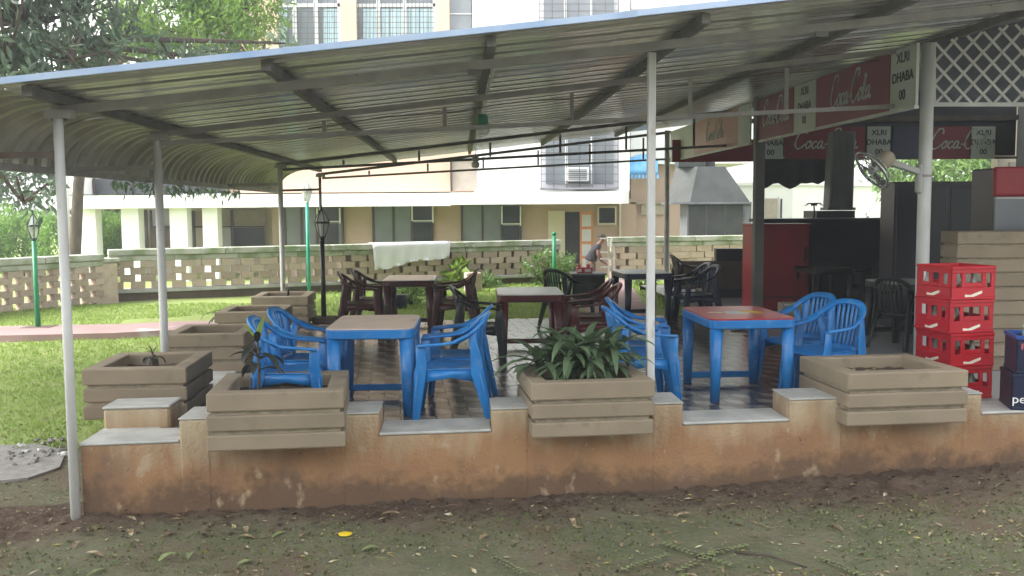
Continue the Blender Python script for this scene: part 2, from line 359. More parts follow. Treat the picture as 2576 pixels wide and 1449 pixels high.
def ground_mat():
    m = bpy.data.materials.new('ground_soil_moss_lawn'); m.use_nodes = True; t = m.node_tree; N = t.nodes; L = t.links; b = N['Principled BSDF']
    b.inputs['Roughness'].default_value = .95; b.inputs['Specular IOR Level'].default_value = .15
    co = N.new('ShaderNodeTexCoord')
    def noise(s, d=8, st=None):
        n = N.new('ShaderNodeTexNoise'); n.inputs['Scale'].default_value = s; n.inputs['Detail'].default_value = d; n.inputs['Roughness'].default_value = .65
        L.new(co.outputs['Object'], n.inputs['Vector']); return n.outputs['Fac']
    def rmp(f, a, c):
        r = N.new('ShaderNodeMapRange'); r.inputs[1].default_value = a; r.inputs[2].default_value = c; L.new(f, r.inputs[0]); return r.outputs[0]
    def mix(f, A, B):
        x = N.new('ShaderNodeMix'); x.data_type = 'RGBA'; L.new(f, x.inputs[0])
        for i, v in ((6, A), (7, B)):
            if isinstance(v, tuple): x.inputs[i].default_value = v + (1,)
            else: L.new(v, x.inputs[i])
        return x.outputs[2]
    def attr(n): a = N.new('ShaderNodeAttribute'); a.attribute_name = n; return a.outputs['Fac']
    def addm(a, b_, op='ADD'):
        q = N.new('ShaderNodeMath'); q.operation = op; q.use_clamp = True
        for i, v in ((0, a), (1, b_)):
            if isinstance(v, float): q.inputs[i].default_value = v
            else: L.new(v, q.inputs[i])
        return q.outputs[0]
    soil = mix(rmp(noise(7), .35, .68), (.07, .048, .034), (.14, .10, .073))
    soil = mix(rmp(noise(34), .58, .7), soil, (.15, .125, .1))
    moss = mix(rmp(noise(2.4), .38, .62), (.112, .122, .07), (.165, .155, .103))
    moss = mix(rmp(noise(19), .55, .68), moss, (.14, .185, .075))
    moss = mix(rmp(noise(1.1), .52, .66), moss, (.145, .108, .078))
    ns = rmp(noise(5), .3, .7)
    fb = addm(attr('bare'), addm(ns, 0.55, 'SUBTRACT'))
    c = mix(fb, moss, soil)
    gr = mix(rmp(noise(1.2), .35, .65), (.25, .33, .1), (.32, .38, .13))
    gr = mix(rmp(noise(9), .52, .7), gr, (.26, .24, .13))
    fl = addm(attr('lawn'), addm(ns, 0.5, 'SUBTRACT'))
    c = mix(rmp(fl, .35, .7), c, gr)
    L.new(c, b.inputs['Base Color'])
    bu = N.new('ShaderNodeBump'); bu.inputs['Strength'].default_value = .9; bu.inputs['Distance'].default_value = .035
    L.new(noise(26, 10), bu.inputs['Height']); L.new(bu.outputs[0], b.inputs['Normal']); return m
gro = link('ground', gme, ground_mat()); gro['kind'] = 'structure'

# pink walks on the lawn
def walk(name, cl, wdt):
    rows = []
    for i, (x, y) in enumerate(cl):
        a = Vector(cl[max(i - 1, 0)]); b = Vector(cl[min(i + 1, len(cl) - 1)]); d = (b - a).normalized(); n = Vector((-d.y, d.x))
        rows.append([(x + n.x * wdt * t, y + n.y * wdt * t, max(gz(x + n.x * wdt * t, y + n.y * wdt * t) for t in (-.5, 0, .5)) + .035) for t in (-.5, 0, .5)])
    mb = MB(); mb.slab(rows, (0, 0, -.12), smooth=False); return struct(name, mb, m_path)
pl = [G(-300, 870, -.36), G(100, 864, -.36), G(300, 858, -.36), G(440, 853, -.36)]
walk('path', [(p.x, p.y) for p in pl] + [(-3.5, pl[-1].y + .1)], 1.25)
walk('path', [(1.75, 15.2), (1.9, 18), (2.1, 21), (2.3, 24.2), (2.5, 27)], 1.1)

# ------------------------------------------------------------------ patio floor: rhombic tiles
FB = 7.65                                   # depth of the tiled floor behind the front wall
fl = MB(); fl.add([S(.3, .3, -.008), S(12, .3, -.008), S(12, 13.6, -.008), S(6.75, 13.6, -.008), S(6.75, FB, -.008), S(.3, FB, -.008)], [(0, 1, 2, 3, 4, 5)])
fl.add([S(.3, FB, -.008), S(6.75, FB, -.008), S(6.75, FB, -.3), S(.3, FB, -.3)], [(0, 1, 2, 3)])
fl.add([S(6.75, 13.6, -.008), S(12, 13.6, -.008), S(12, 13.6, -.3), S(6.75, 13.6, -.3)], [(0, 1, 2, 3)])
floor = struct('patio_floor', fl, m_grout)
cem = MB(); cem.add([S(6.77, .42, -.002), S(12, .42, -.002), S(12, 13.6, -.002), S(6.77, 13.6, -.002)], [(0, 1, 2, 3)])
struct('cement_floor', cem, m_cement, floor)
s_ = 0.165; h_ = s_ * math.sqrt(3) / 2
DIR = [Vector((math.cos(R(90 + 60 * k)), math.sin(R(90 + 60 * k)), 0)) * s_ for k in range(6)]
def rhomb(i):
    c = [Vector((0, 0, 0)), DIR[(2 * i) % 6], DIR[(2 * i) % 6] + DIR[(2 * i + 2) % 6], DIR[(2 * i + 2) % 6]]
    mid = sum(c, Vector()) / 4; return [mid + (p - mid) * .955 for p in c]
RH = [rhomb(i) for i in range(3)]; TM = [m_tile_m, m_tile_d, m_tile_l]
TME = []
for i in range(3):
    mb = MB(); mb.prism([(p.x, p.y) for p in RH[i]], -.008, .0); me = mb.mesh('tile'); me.materials.append(TM[i]); TME.append(me)
MVA = Matrix.Rotation(R(7), 3, 'Z'); spots = []
ny = int(FB / (1.5 * s_)) + 2; nx = int(6.9 / (2 * h_)) + 2
for j in range(ny):
    for i in range(nx):
        lx = i * 2 * h_ + (h_ if j % 2 else 0); ly = j * 1.5 * s_
        p = S(.3, .35) + MVA @ Vector((lx, ly, 0)); rel = p - W0
        b_ = (rel.y - rel.x * VA.y / VA.x) / (UA.y - UA.x * VA.y / VA.x); a_ = (rel.x - UA.x * b_) / VA.x
        if not (.42 < a_ < 6.6 and .5 < b_ < FB - .1): continue
        for k in range(3): spots.append((p.y, p, k))
spots.sort(key=lambda t: t[0])
near = [t for t in spots if -.9 < t[1].x < 1.9][:300]; ids = set(id(t) for t in near)
for _, p, k in near:
    o = bpy.data.objects.new('tile', TME[k]); C.objects.link(o); o.parent = floor; o.location = (p.x, p.y, rng.uniform(-.0015, .0005)); o.rotation_euler = (0, 0, R(7))
for k in range(3):
    mb = MB()
    for t in spots:
        if t[2] != k or id(t) in ids: continue
        q = [t[1] + MVA @ c for c in RH[k]]; n = len(mb.v); mb.v += [(c.x, c.y, -.001) for c in q]; mb.f.append((n, n + 1, n + 2, n + 3)); mb.sm.append(False)
    o = link('tile_field', mb.mesh('tile_field'), TM[k], floor); o['kind'] = 'stuff'

# ------------------------------------------------------------------ low front wall with raised blocks
def plaster():
    m = bpy.data.materials.new('stained_plaster'); m.use_nodes = True; t = m.node_tree; N = t.nodes; L = t.links; b = N['Principled BSDF']
    b.inputs['Roughness'].default_value = .9; b.inputs['Specular IOR Level'].default_value = .2
    g = N.new('ShaderNodeNewGeometry'); sp = N.new('ShaderNodeSeparateXYZ'); L.new(g.outputs['Position'], sp.inputs[0])
    def noise(s, st=(1, 1, 1), d=7):
        mp = N.new('ShaderNodeMapping'); mp.inputs['Scale'].default_value = st; L.new(g.outputs['Position'], mp.inputs[0])
        n = N.new('ShaderNodeTexNoise'); n.inputs['Scale'].default_value = s; n.inputs['Detail'].default_value = d; L.new(mp.outputs[0], n.inputs['Vector']); return n.outputs['Fac']
    def mr(f, a, c, lo=0., hi=1.):
        r = N.new('ShaderNodeMapRange'); L.new(f, r.inputs[0])
        for i, v in enumerate((a, c, lo, hi)): r.inputs[i + 1].default_value = v
        return r.outputs[0]
    def math_(op, a, c):
        q = N.new('ShaderNodeMath'); q.operation = op
        for i, v in ((0, a), (1, c)):
            if isinstance(v, float): q.inputs[i].default_value = v
            else: L.new(v, q.inputs[i])
        return q.outputs[0]
    def mix(f, A, B):
        x = N.new('ShaderNodeMix'); x.data_type = 'RGBA'; L.new(f, x.inputs[0])
        for i, v in ((6, A), (7, B)):
            if isinstance(v, tuple): x.inputs[i].default_value = v + (1,)
            else: L.new(v, x.inputs[i])
        return x.outputs[2]
    edge = math_('ADD', sp.outputs['Z'], math_('ADD', mr(noise(2.2, (1, 1, .6)), .3, .7, -.16, .16), mr(noise(5, (2.2, 2.2, .5), 9), .25, .75, -.12, .12)))
    c = mix(mr(noise(3.5), .35, .65), (.345, .2, .102), (.29, .162, .085))           # red mud splashed on the plaster
    c = mix(mr(noise(1.6, (1, 1, 1.4)), .5, .66), c, (.26, .15, .085))
    c = mix(mr(edge, -.16, .26), c, (.46, .38, .26))                                   # cleaner cream paint above the splash line
    c = mix(mr(noise(24, (1, 1, .5)), .7, .75, 0., .7), c, (.5, .4, .28))                   # flaked spots
    c = mix(mr(noise(15), .7, .76), c, (.11, .075, .055))
    mud = math_('ADD', sp.outputs['Z'], math_('ADD', mr(noise(2.7), .3, .7, -.1, .1), mr(noise(17), .3, .7, -.05, .05)))
    c = mix(mr(mud, -.40, -.25, .8, 0.), c, (.10, .068, .047))                         # wet mud thrown up from the soil
    c = mix(mr(noise(1.3, (1.6, 1.6, .8)), .58, .72, 0., .7), c, (.17, .11, .08))      # grey-brown damp blotches
    c = mix(mr(noise(6, (1, 1, .7), 9), .62, .70, 0., .8), c, (.43, .33, .22))         # worn patches of old paint
    L.new(c, b.inputs['Base Color'])
    bu = N.new('ShaderNodeBump'); bu.inputs['Strength'].default_value = .5; bu.inputs['Distance'].default_value = .02; L.new(noise(40), bu.inputs['Height']); L.new(bu.outputs[0], b.inputs['Normal'])
    return m
m_plaster = plaster()
TOP, BLK, TH = .035, .195, .42
def abox(mb, a0, a1, b0, b1, z0, z1): return mb.obox(S(a0, b0, z0), VA * (a1 - a0), UA * (b1 - b0), (0, 0, z1 - z0))
lw = thing('low_wall', 'low mud-stained plaster wall with white ledge carrying the planters round the patio', 'wall', tuple(S(4.5, .2, -.6)))
part('wall_body', abox(MB(), 0, 11.5, 0, TH, -.75, TOP - .02), m_plaster, lw, world=True, bevel=.012)
part('wall_body', abox(MB(), 0, TH, TH, 8.2, -.75, TOP - .02), m_plaster, lw, world=True, bevel=.012)
AX = lambda px, z=.12: a_at(px, 0.0, z)
blocks = [(AX(450), AX(530)), (AX(862), AX(953)), (AX(1236), AX(1330)), (AX(1640), AX(1718)), (AX(1985), AX(2120)), (AX(2420), AX(2470))]
for a0, a1 in blocks:
    part('block', abox(MB(), a0, a1, -.006, TH + .004, -.75, BLK - .012), m_plaster, lw, world=True, bevel=.02, seg=2)
    part('block_cap', abox(MB(), a0 - .003, a1 + .003, -.009, TH + .007, BLK - .014, BLK), m_ledge, lw, world=True, bevel=.01, seg=2)
for a0, a1 in ((-.01, blocks[0][0]), (blocks[1][1], blocks[2][0]), (blocks[3][1], blocks[4][0]), (blocks[5][1], 11.5)):
    part('ledge_cap', abox(MB(), a0, a1, -.008, TH + .006, TOP - .024, TOP), m_ledge, lw, world=True, bevel=.008)
part('ledge_cap', abox(MB(), -.01, TH + .01, TH + .012, 8.2, TOP - .024, TOP - .001), m_ledge, lw, world=True, bevel=.008)
part('block', abox(MB(), .0, TH + .08, .47, .80, -.02, BLK - .012), m_plaster, lw, world=True, bevel=.02)
part('block_cap', abox(MB(), -.006, TH + .086, .464, .806, BLK - .014, BLK + .01), m_ledge, lw, world=True, bevel=.01)

# ------------------------------------------------------------------ planters
def ring(mb, w_, d_, iw, id_, z0, z1):
    o = [(-w_ / 2, -d_ / 2), (w_ / 2, -d_ / 2), (w_ / 2, d_ / 2), (-w_ / 2, d_ / 2)]; i = [(-iw / 2, -id_ / 2), (iw / 2, -id_ / 2), (iw / 2, id_ / 2), (-iw / 2, id_ / 2)]
    vs = [(x, y, z) for z in (z0, z1) for x, y in o + i]; fs = []
    for k in range(4):
        n = (k + 1) % 4
        fs += [(k, n, 4 + n, 4 + k), (8 + k, 12 + k, 12 + n, 8 + n), (k, 8 + k, 8 + n, n), (4 + k, 4 + n, 12 + n, 12 + k)]
    return mb.add(vs, fs)
def planter(name, label, loc, rz, w_, d_, seed):
    r = random.Random(seed); t = thing(name, label, 'planter', loc, rz, 'concrete planters on the low wall')
    H = .142; j = lambda: r.uniform(-.006, .006)
    for k in range(3):
        mb = MB(); z0 = k * H + (.0 if k == 0 else .0); z1 = z0 + H - .028
        if k == 2: ring(mb, w_ + j(), d_ + j(), w_ - .26, d_ - .26, z0, z1 + .02)
        else: mb.bb((-w_ / 2 + j(), -d_ / 2 + j(), z0), (w_ / 2 + j(), d_ / 2 + j(), z1))
        part('slab', mb, m_planter, t, bevel=.011, seg=2)
    core = MB(); core.bb((-w_ / 2 + .035, -d_ / 2 + .035, .01), (w_ / 2 - .035, d_ / 2 - .035, 2 * H)); part('core', core, m_groove_lit, t)
    rows = [[(-w_ / 2 + .12 + (w_ - .24) * i / 12, -d_ / 2 + .12 + (d_ - .24) * q / 12, 2 * H + .035 + r.uniform(-.012, .018)) for i in range(13)] for q in range(13)]
    part('soil', MB().strip(rows), m_soil, t); return t
def front_pl(px0, px1, b0, d_, label, seed):
    a0, a1 = a_at(px0, b0, .42), a_at(px1, b0, .42); w_ = (a1 - a0) * .995
    return planter('planter', label, tuple(S((a0 + a1) / 2, b0) + Vector((-VA.y, VA.x, 0)) * d_ / 2 + Vector((0, 0, .0))), R(7), w_, d_, seed)
FP = [front_pl(515, 866, -.27, .90, 'olive concrete planter on the low wall holding one dark upright plant', 1),
      front_pl(1336, 1648, -.22, .88, 'olive concrete planter on the low wall overflowing with long green leaves', 2),
      front_pl(2133, 2439, -.20, .92, 'olive concrete planter with bare soil beside the red bottle crates', 3)]
cor = G(200, 930, .42)
LL = ['olive concrete planter with wilted dark stub at the corner by the white corner post',
      'olive concrete planter with empty soil between the second white post and the blue chairs',
      'olive concrete planter with a drooping dark sprout, in the row along the lawn side',
      'olive concrete planter beside the black lantern, last of the row along the lawn side']
LP = []
for k in range(4):
    c = cor + UA * (2.18 * k + .49) + Vector((.43, 0, 0)); LP.append(planter('planter', LL[k], (c.x, c.y, .005), R(4.5), .84, .96, 10 + k))

# ------------------------------------------------------------------ pavilion
ZS = lambda a: 2.555 + .118 * a
pv = thing('pavilion', 'open steel pavilion with sloping corrugated roof sheltering the plastic tables', 'pavilion', tuple(S(4, 6, 0)))
def wp(name, mb, mt, par=None, **k): return part(name, mb, mt, par or pv, world=True, **k)
prof = []; b = -.62; k = 0
while b < 13.25:
    for db, dz in ((0, 0), (.085, 0), (.09, .014), (.1, .014), (.115, 0), (.2, 0), (.208, .06), (.27, .06), (.33, 0)):
        prof.append((b + db, dz))
    b += .36
for n_, (a0, a1) in enumerate(((-.26, 4.02), (3.9, 8.2), (8.1, 14.5))):
    rows = [[S(a, bb, ZS(a) + dz + n_ * .004) for bb, dz in prof] for a in (a0, (a0 + a1) / 2, a1)]
    wp('roof_sheet', MB().slab(rows, (0, 0, .003), smooth=False), m_roof)
    wp('edge_trim', MB().obox(S(a0, -.628, ZS(a0) - .004 + n_ * .004), S(a1, 0, ZS(a1)) - S(a0, 0, ZS(a0)), UA * .03, (0, 0, .042)), m_roofblue)
sk = []; NT = 14
for q in range(NT + 1):
    th = R(90) * q / NT; sk.append((-.25 - .64 * math.sin(th), ZS(-.25) - .44 * (1 - math.cos(th)), math.sin(th), math.cos(th)))
bs = [-.60 + i * .035 for i in range(int(13.85 / .035))]
hb = lambda i: (0, .006, .04, .056, .06, .056, .04, .006)[i % 8]
for i0 in range(0, len(bs) - 1, 32):
    seg = bs[i0:i0 + 33]; rows = []
    for (a, z, nx_, nz_) in sk:
        rows.append([S(a - nx_ * hb(i), bb + (.03 if i == i0 + 32 else 0), z + nz_ * hb(i) + .002 + .006 * (i0 // 32 % 2)) for i, bb in enumerate(seg, i0)])
    wp('skirt_sheet', MB().strip(rows, smooth=False), m_skirt)
wp('edge_trim', MB().tube([S(a, -.61, z + .01) for a, z, _, _ in sk], .018, 6), m_roofblue)
wp('eave_pipe', MB().bar(S(-.86, -.5, 2.075), S(-.86, 13.2, 2.075), .05, .06), m_beam)
def hpost(a, b, r, zt, mt=m_post, z0=-.6): return wp('post', MB().tube([S(a, b, z0), S(a, b, zt)], r, 14), mt)
hpost(-.045, -.02, .035, 2.40); 
for bb in (2.25, 8.55, 13.0): hpost(-.045, bb, .038 if bb < 9 else .03, 2.40, m_post if bb < 9 else m_beam)
for bb in (-.02, 2.25, 8.55, 13.0):
    wp('bracket', abox(MB(), -.12, .06, bb - .05, bb + .05, 2.37, 2.43), m_beam)
    wp('eave_arm', MB().bar(S(-.86, bb, 2.10), S(-.06, bb, 2.12), .04, .045), m_beam2 if bb < 1 or bb > 12 else m_beam)
ac = a_at(1637, .33, 1.5)
wp('post', MB().obox(S(ac - .032, .30, 0), VA * .064, UA * .06, (0, 0, ZS(ac) - .13)), m_post, bevel=.006)
APR = a_at(2323, 2.12, 1.5)
hpost(APR, 2.12, .066, ZS(APR) - .1, z0=-.02)
wp('post', abox(MB(), 7.22, 7.36, 6.78, 6.92, -.02, ZS(7.3) - .08), m_dgrey)
hpost(7.22, 13.0, .055, ZS(7.2) - .08, m_beam, z0=-.02)
wp('beam', MB().bar(S(-.1, .05, 2.435 - .012), S(11.8, .05, 2.435 + .118 * 11.9 - .012), .06, .065), m_beam)
for bb in (2.25, 8.55, 13.0):
    tr = wp('truss', MB().bar(S(-.1, bb, 2.42), S(11.8 if bb < 3 else 7.3, bb, 2.42 + .118 * (11.9 if bb < 3 else 7.4)), .05, .055), m_post if bb < 3 else m_beam)
    tm_ = m_beam if bb < 3 else m_rafter; tr.data.materials.clear(); tr.data.materials.append(tm_)
    zb = lambda a: 2.345 + .053 * a
    wp('bottom_chord', MB().bar(S(0, bb, zb(0)), S(7.4, bb, zb(7.4)), .042, .042), tm_, tr)
    for a in ([1.5, 2.65, 3.9, 5.1, 6.1, 7.34] if bb < 3 else [.95, 2.15, 3.3, 4.45, 5.55, 6.7]):
        wp('strut', MB().bar(S(a, bb, zb(a) + .026), S(a, bb, 2.42 + .118 * a - .036), .036, .036, up=(1, 0, 0)), tm_, tr)
for px, py in ((75, 222), (672, 165), (1236, 115), (1772, 62), (2298, 10), (2850, -40)):
    a = a_at(px, -.45, lambda a: ZS(a) - .04)
    wp('rafter', MB().bar(S(a, -.5, ZS(a) - .045), S(a, 13.15, ZS(a) - .042), .062, .07), m_rafter)
# lamp sockets under the roof
def socket(px, py, Y, kind):
    p = at(px, py, Y); t = thing('lamp_holder', ('green lamp holder' if kind else 'white bulb holder') + ' hanging from the middle rafter under the roof', 'lamp', tuple(p))
    zt = .42 if kind else .2
    part('cord', MB().tube([(0, 0, .06), (.01, .0, zt * .6), (-.02, .02, zt)], .008, 6), m_post, t)
    part('holder', MB().lathe([(.03, .06), (.05, .05), (.055, -.02), (.05, -.05)], 12), m_socket if kind else m_beam, t)
    part('bulb', MB().lathe([(.03, -.05), (.06, -.07), (.065, -.12), (.04, -.15)], 12), m_bulb, t)
socket(1214, 302, 9.9, 1); socket(1196, 398, 15.4, 0)
# overgrown creeper hanging off the eave

am = a_at(1236, -.45, lambda a: ZS(a) - .04)
wp('conduit', MB().tube([S(am + .05, .2 + i * .6, ZS(am) - .09 - .012 * math.sin(i * 1.7)) for i in range(20)], .011, 6), m_post)
wp('cable', MB().tube([S(7.1 - i * .36, 2.3, 2.42 + .118 * (7.1 - i * .36) - .06 - .03 * math.sin(i * .9) ** 2) for i in range(17)], .006, 5), m_beam2)
for a in (-.045, 2.9, 5.6):
    wp('bolt_plate', abox(MB(), a - .05, a + .05, -.005, .012, 2.36 + .118 * a, 2.40 + .118 * a), m_rafter)
# ------------------------------------------------------------------ plastic chairs and tables
def catmull(pts, n=6):
    P = [Vector(p) for p in pts]; P = [P[0] * 2 - P[1]] + P + [P[-1] * 2 - P[-2]]; out = []
    for i in range(1, len(P) - 2):
        for k in range(n):
            t = k / n; a, b, c, d = P[i - 1:i + 3]
            out.append(.5 * ((2 * b) + (c - a) * t + (2 * a - 5 * b + 4 * c - d) * t * t + (3 * b - a - 3 * c + d) * t ** 3))
    out.append(P[-2]); return out
def band_sweep(mb, pts, nrm, wd, th):            # flat band along pts; nrm = list of band width directions
    P = [Vector(p) for p in pts]; k = len(P); vs = []
    for i, p in enumerate(P):
        d = (P[min(i + 1, k - 1)] - P[max(i - 1, 0)]).normalized(); w_ = Vector(nrm[i] if isinstance(nrm, list) else nrm); w_ = (w_ - d * w_.dot(d)).normalized(); t_ = d.cross(w_)
        ww = wd[i] if hasattr(wd, '__len__') else wd
        vs += [p - w_ * ww / 2 - t_ * th / 2, p + w_ * ww / 2 - t_ * th / 2, p + w_ * ww / 2 + t_ * th / 2, p - w_ * ww / 2 + t_ * th / 2]
    fs = [(i * 4 + j, i * 4 + (j + 1) % 4, i * 4 + 4 + (j + 1) % 4, i * 4 + 4 + j) for i in range(k - 1) for j in range(4)]
    fs += [(3, 2, 1, 0), tuple((k - 1) * 4 + j for j in range(4))]; return mb.add(vs, fs, True)
def make_chair(name, mt):                        # faces +x
    t = thing(name, 'x', 'chair')
    # seat shell: dished, rolled front edge
    rows = []
    for i in range(9):
        u = i / 8; x = -.205 + .43 * u; hw = .205 + .03 * u
        rows.append([(x + (.012 if i == 8 else 0), hw * v_, .425 - .022 * (1 - (2 * u - 1) ** 2) * (1 - v_ * v_) - (.028 if i == 8 else 0) + .012 * abs(v_) ** 3) for v_ in (-1, -.75, -.4, 0, .4, .75, 1)])
    part('seat', MB().slab(rows, (0, 0, -.014)), mt, t, bevel=.004)
    for sy in (-1, 1): part('apron', MB().slab([[(-.2, sy * .205, .42), (.0, sy * .22, .42), (.215, sy * .233, .42)], [(-.2, sy * .215, .325), (.0, sy * .228, .36), (.215, sy * .243, .33)]], (0, -.008 * sy, 0)), mt, t)
    # rim: arms sweep up into the back
    half = catmull([(.26, .262, .625), (.12, .275, .637), (-.03, .276, .655), (-.15, .255, .71), (-.235, .205, .785), (-.283, .115, .835), (-.295, 0, .848)], 4)
    nn = [Vector((0, .9, .12)) if p.x > -.05 else Vector((-.45 - .5 * (1 - abs(p.y) / .25), .75 * abs(p.y) / .25, .65)) for p in half]
    na = next(i for i, p in enumerate(half) if p.x < -.13)
    mir = lambda L_: [Vector((p[0], -p[1], p[2])) for p in L_]
    wl = [.066 if i < na else max(.05, .066 - .0015 * (i - na)) for i in range(len(half))]
    part('armrest', band_sweep(MB(), half[:na + 1], nn[:na + 1], wl[:na + 1], .024), mt, t, bevel=.005)
    part('armrest', band_sweep(MB(), mir(half[:na + 1]), mir(nn[:na + 1]), wl[:na + 1], .024), mt, t, bevel=.005)
    bpts = half[na:] + mir(half[na:-1])[::-1]; bn = nn[na:] + mir(nn[na:-1])[::-1]
    br = part('backrest', band_sweep(MB(), bpts, bn, .06, .024), mt, t, bevel=.005)
    def backp(y, v_):                            # point on the curved back: y across, v 0 seat .. 1 rim
        top = min(half, key=lambda p: abs(p.y - abs(y))); z1 = top.z - .008; x1 = top.x + .006
        x0 = -.205 + .03 * (abs(y) / .2) ** 2; z0 = .43
        return Vector((x0 + (x1 - x0) * (v_ ** .85), y * (.9 + .1 * v_), z0 + (z1 - z0) * v_))
    for sy in (-1, 1):                           # solid side panels of the back
        rows = [[backp(sy * yy, q / 6) for q in range(7)] for yy in (.143, .178, .208)]
        part('side_panel', MB().slab(rows, (.009, 0, 0)), mt, br)
    for yc in (-.105, -.053, 0, .053, .105):
        rows = [[backp(yc + dy * (1 - .25 * q / 6), q / 6) for q in range(7)] for dy in (-.0195, .0195)]
        part('slat', MB().slab(rows, (.008, 0, 0)), mt, br)
    part('back_rail', MB().slab([[backp(y, 0) + Vector((0, 0, dz)) for y in (-.2, -.1, 0, .1, .2)] for dz in (-.06, .03)], (.011, 0, 0)), mt, br)
    for sy in (-1, 1):
        # front leg: L-shaped, runs up to the arm
        f = [(.285, sy * .275, 0), (.245, sy * .243, .40), (.232, sy * .247, .47), (.238, sy * .262, .622)]
        part('leg', band_sweep(band_sweep(MB(), f, (1, 0, 0), [.055, .095, .085, .075], .012), [(p[0] + .022, p[1] - .012 * sy, p[2]) for p in f[:2]], (0, 1, 0), [.04, .055], .011), mt, t, bevel=.003)
        # back leg
        g = [(-.315, sy * .262, 0), (-.215, sy * .222, .40), (-.205, sy * .222, .52), (-.172, sy * .252, .70)]
        part('leg', band_sweep(band_sweep(MB(), g, (1, 0, 0), [.055, .105, .09, .055], .012), [(p[0] - .02, p[1] - .012 * sy, p[2]) for p in g[:2]], (0, 1, 0), [.04, .055], .011), mt, t, bevel=.003)
    return t
protos = {}
def chair(kind, mt, p, rz, label, group):
    if kind not in protos: protos[kind] = make_chair('plastic_chair', mt); o = protos[kind]
    else: o = copy_tree(protos[kind])
    o.location = (p[0], p[1], p[2] if len(p) > 2 else 0); o.rotation_euler = (0, 0, R(rz)); o['label'] = label; o['group'] = group; return o
def rrect(wx, wy, r, n=4, bulge=.02):
    pts = []
    for cx, cy, a0 in ((1, 1, 0), (-1, 1, 90), (-1, -1, 180), (1, -1, 270)):
        for k in range(n + 1):
            a = R(a0 + 90 * k / n); pts.append((cx * (wx / 2 - r) + r * math.cos(a), cy * (wy / 2 - r) + r * math.sin(a)))
    return pts
def table(label, p, rz, wx, wy, mt, mtop, H=.735):
    t = thing('plastic_table', label, 'table', (p[0], p[1], 0), R(rz), 'plastic tables on the patio')
    def loop(mb, specs, smooth=False):
        L_ = [[(x * 1.0, y * 1.0, z) for x, y in rrect(wx + 2 * e, wy + 2 * e, max(.1 + e, .02))] for e, z in specs]; n = len(L_[0]); vs = [q for l in L_ for q in l]
        fs = [(i * n + j, i * n + (j + 1) % n, i * n + n + (j + 1) % n, i * n + n + j) for i in range(len(L_) - 1) for j in range(n)]
        fs += [tuple(range(n))[::-1], tuple((len(L_) - 1) * n + j for j in range(n))]; return mb.add(vs, fs, smooth)
    part('apron', loop(MB(), [(-.03, H - .088), (0, H - .078), (.0, H - .014), (-.004, H - .006), (-.03, H - .0055)]), mt, t, bevel=.004)
    part('table_top', loop(MB(), [(-.006, H - .005), (-.006, H), (-.016, H + .005)]), mtop, t)
    for sx in (-1, 1):
        for sy in (-1, 1):
            x, y = sx * (wx / 2 - .065), sy * (wy / 2 - .075)
            part('leg', MB().tube([(x + sx * .004, y, 0), (x, y, .3), (x - sx * .004, y - sy * .004, H - .085)], [(.036, .042), (.042, .05), (.052, .06)], 12), mt, t)
    part('stretcher', MB().box((0, wy / 2 - .075, .075), (wx - .14, .035, .06)), mt, t, bevel=.008)
    return t
def ctr(pts):
    v = Vector(); 
    for q in pts: v += G(q[0], q[1], .735)
    return v / len(pts)
T1 = ctr([(816, 831), (1040, 827), (1057, 793), (862, 793)]); T2 = ctr([(1793, 808), (2008, 801), (1905, 770), (1709, 772)])
T3 = ctr([(1248, 744), (1423, 742), (1390, 721), (1262, 723)]); T4 = ctr([(965, 708), (1098, 707), (1096, 691), (973, 691)]); T5 = Vector((1.98, 14.9, 0))
table('blue plastic table with stained beige top behind the dark-leaved planter', T1, 2, .735, 1.06, m_blue, m_beige_top)
t2 = table('blue plastic table with faded printed red top next to the white middle post', T2, 4, .78, 1.12, m_blue, m_red_top)
table('maroon plastic table with pale grey top behind the bushy planter', T3, 2, .77, 1.06, m_maroon, m_grey_top)
table('dark maroon plastic table with pale top at the lawn edge, brown chairs either side', T4, 2, .72, 1.06, m_brown, m_grey_top)
table('black plastic table with pale grey top between the black-green and navy chairs', T5, 6, .74, 1.06, m_navy, m_grey_top)
pr = MB()
for pts in ([(-.12, -.1), (-.02, -.16), (.1, -.1), (.12, .05), (.02, .13), (-.1, .08)],): pr.prism(pts, .7405, .7412)
part('printed_patch', pr, m_sign_white, t2); 
pr2 = MB(); pr2.prism([(.02, .02), (.2, -.1), (.26, -.04), (.12, .1)], .7413, .7418); part('printed_patch', pr2, m_yellow, t2)
ink = part('printed_patch', MB().prism([(-.28, -.02), (-.14, -.05), (-.12, .02), (-.24, .05)], .7413, .7418), m_cream_ink, t2)
CB = 'blue plastic chairs'; CM = 'maroon plastic chairs'; CBr = 'dark brown plastic chairs'; CN = 'navy plastic chairs'
for i_, (x, y, r_) in enumerate(((-1.80, 7.80, 3), (-1.80, 8.46, -4))): chair('blue', m_blue, (x, y), r_, 'blue armchair between beige-topped table and planter row, ' + ('the one closer to the low wall' if i_ == 0 else 'the one farther from the low wall'), CB)
for i_, (x, y, r_) in enumerate(((-.50, 7.96, 181), (-.49, 8.60, 176))): chair('blue', m_blue, (x, y), r_, 'blue armchair opposite the planters at beige-topped table, ' + ('the one closer to the low wall' if i_ == 0 else 'the one farther from the low wall'), CB)
for i_, (x, y, r_) in enumerate(((1.10, 8.42, 8), (1.20, 9.14, -6))): chair('blue', m_blue, (x, y), r_, 'blue armchair behind bushy planter at red-topped table, ' + ('the one closer to the low wall' if i_ == 0 else 'the one farther from the low wall'), CB)
for i_, (x, y, r_) in enumerate(((2.83, 8.72, 208), (2.80, 9.42, 206))): chair('blue', m_blue, (x, y), r_, 'blue armchair on bar side of red-topped table, ' + ('the one closer to the low wall' if i_ == 0 else 'the one farther from the low wall'), CB)
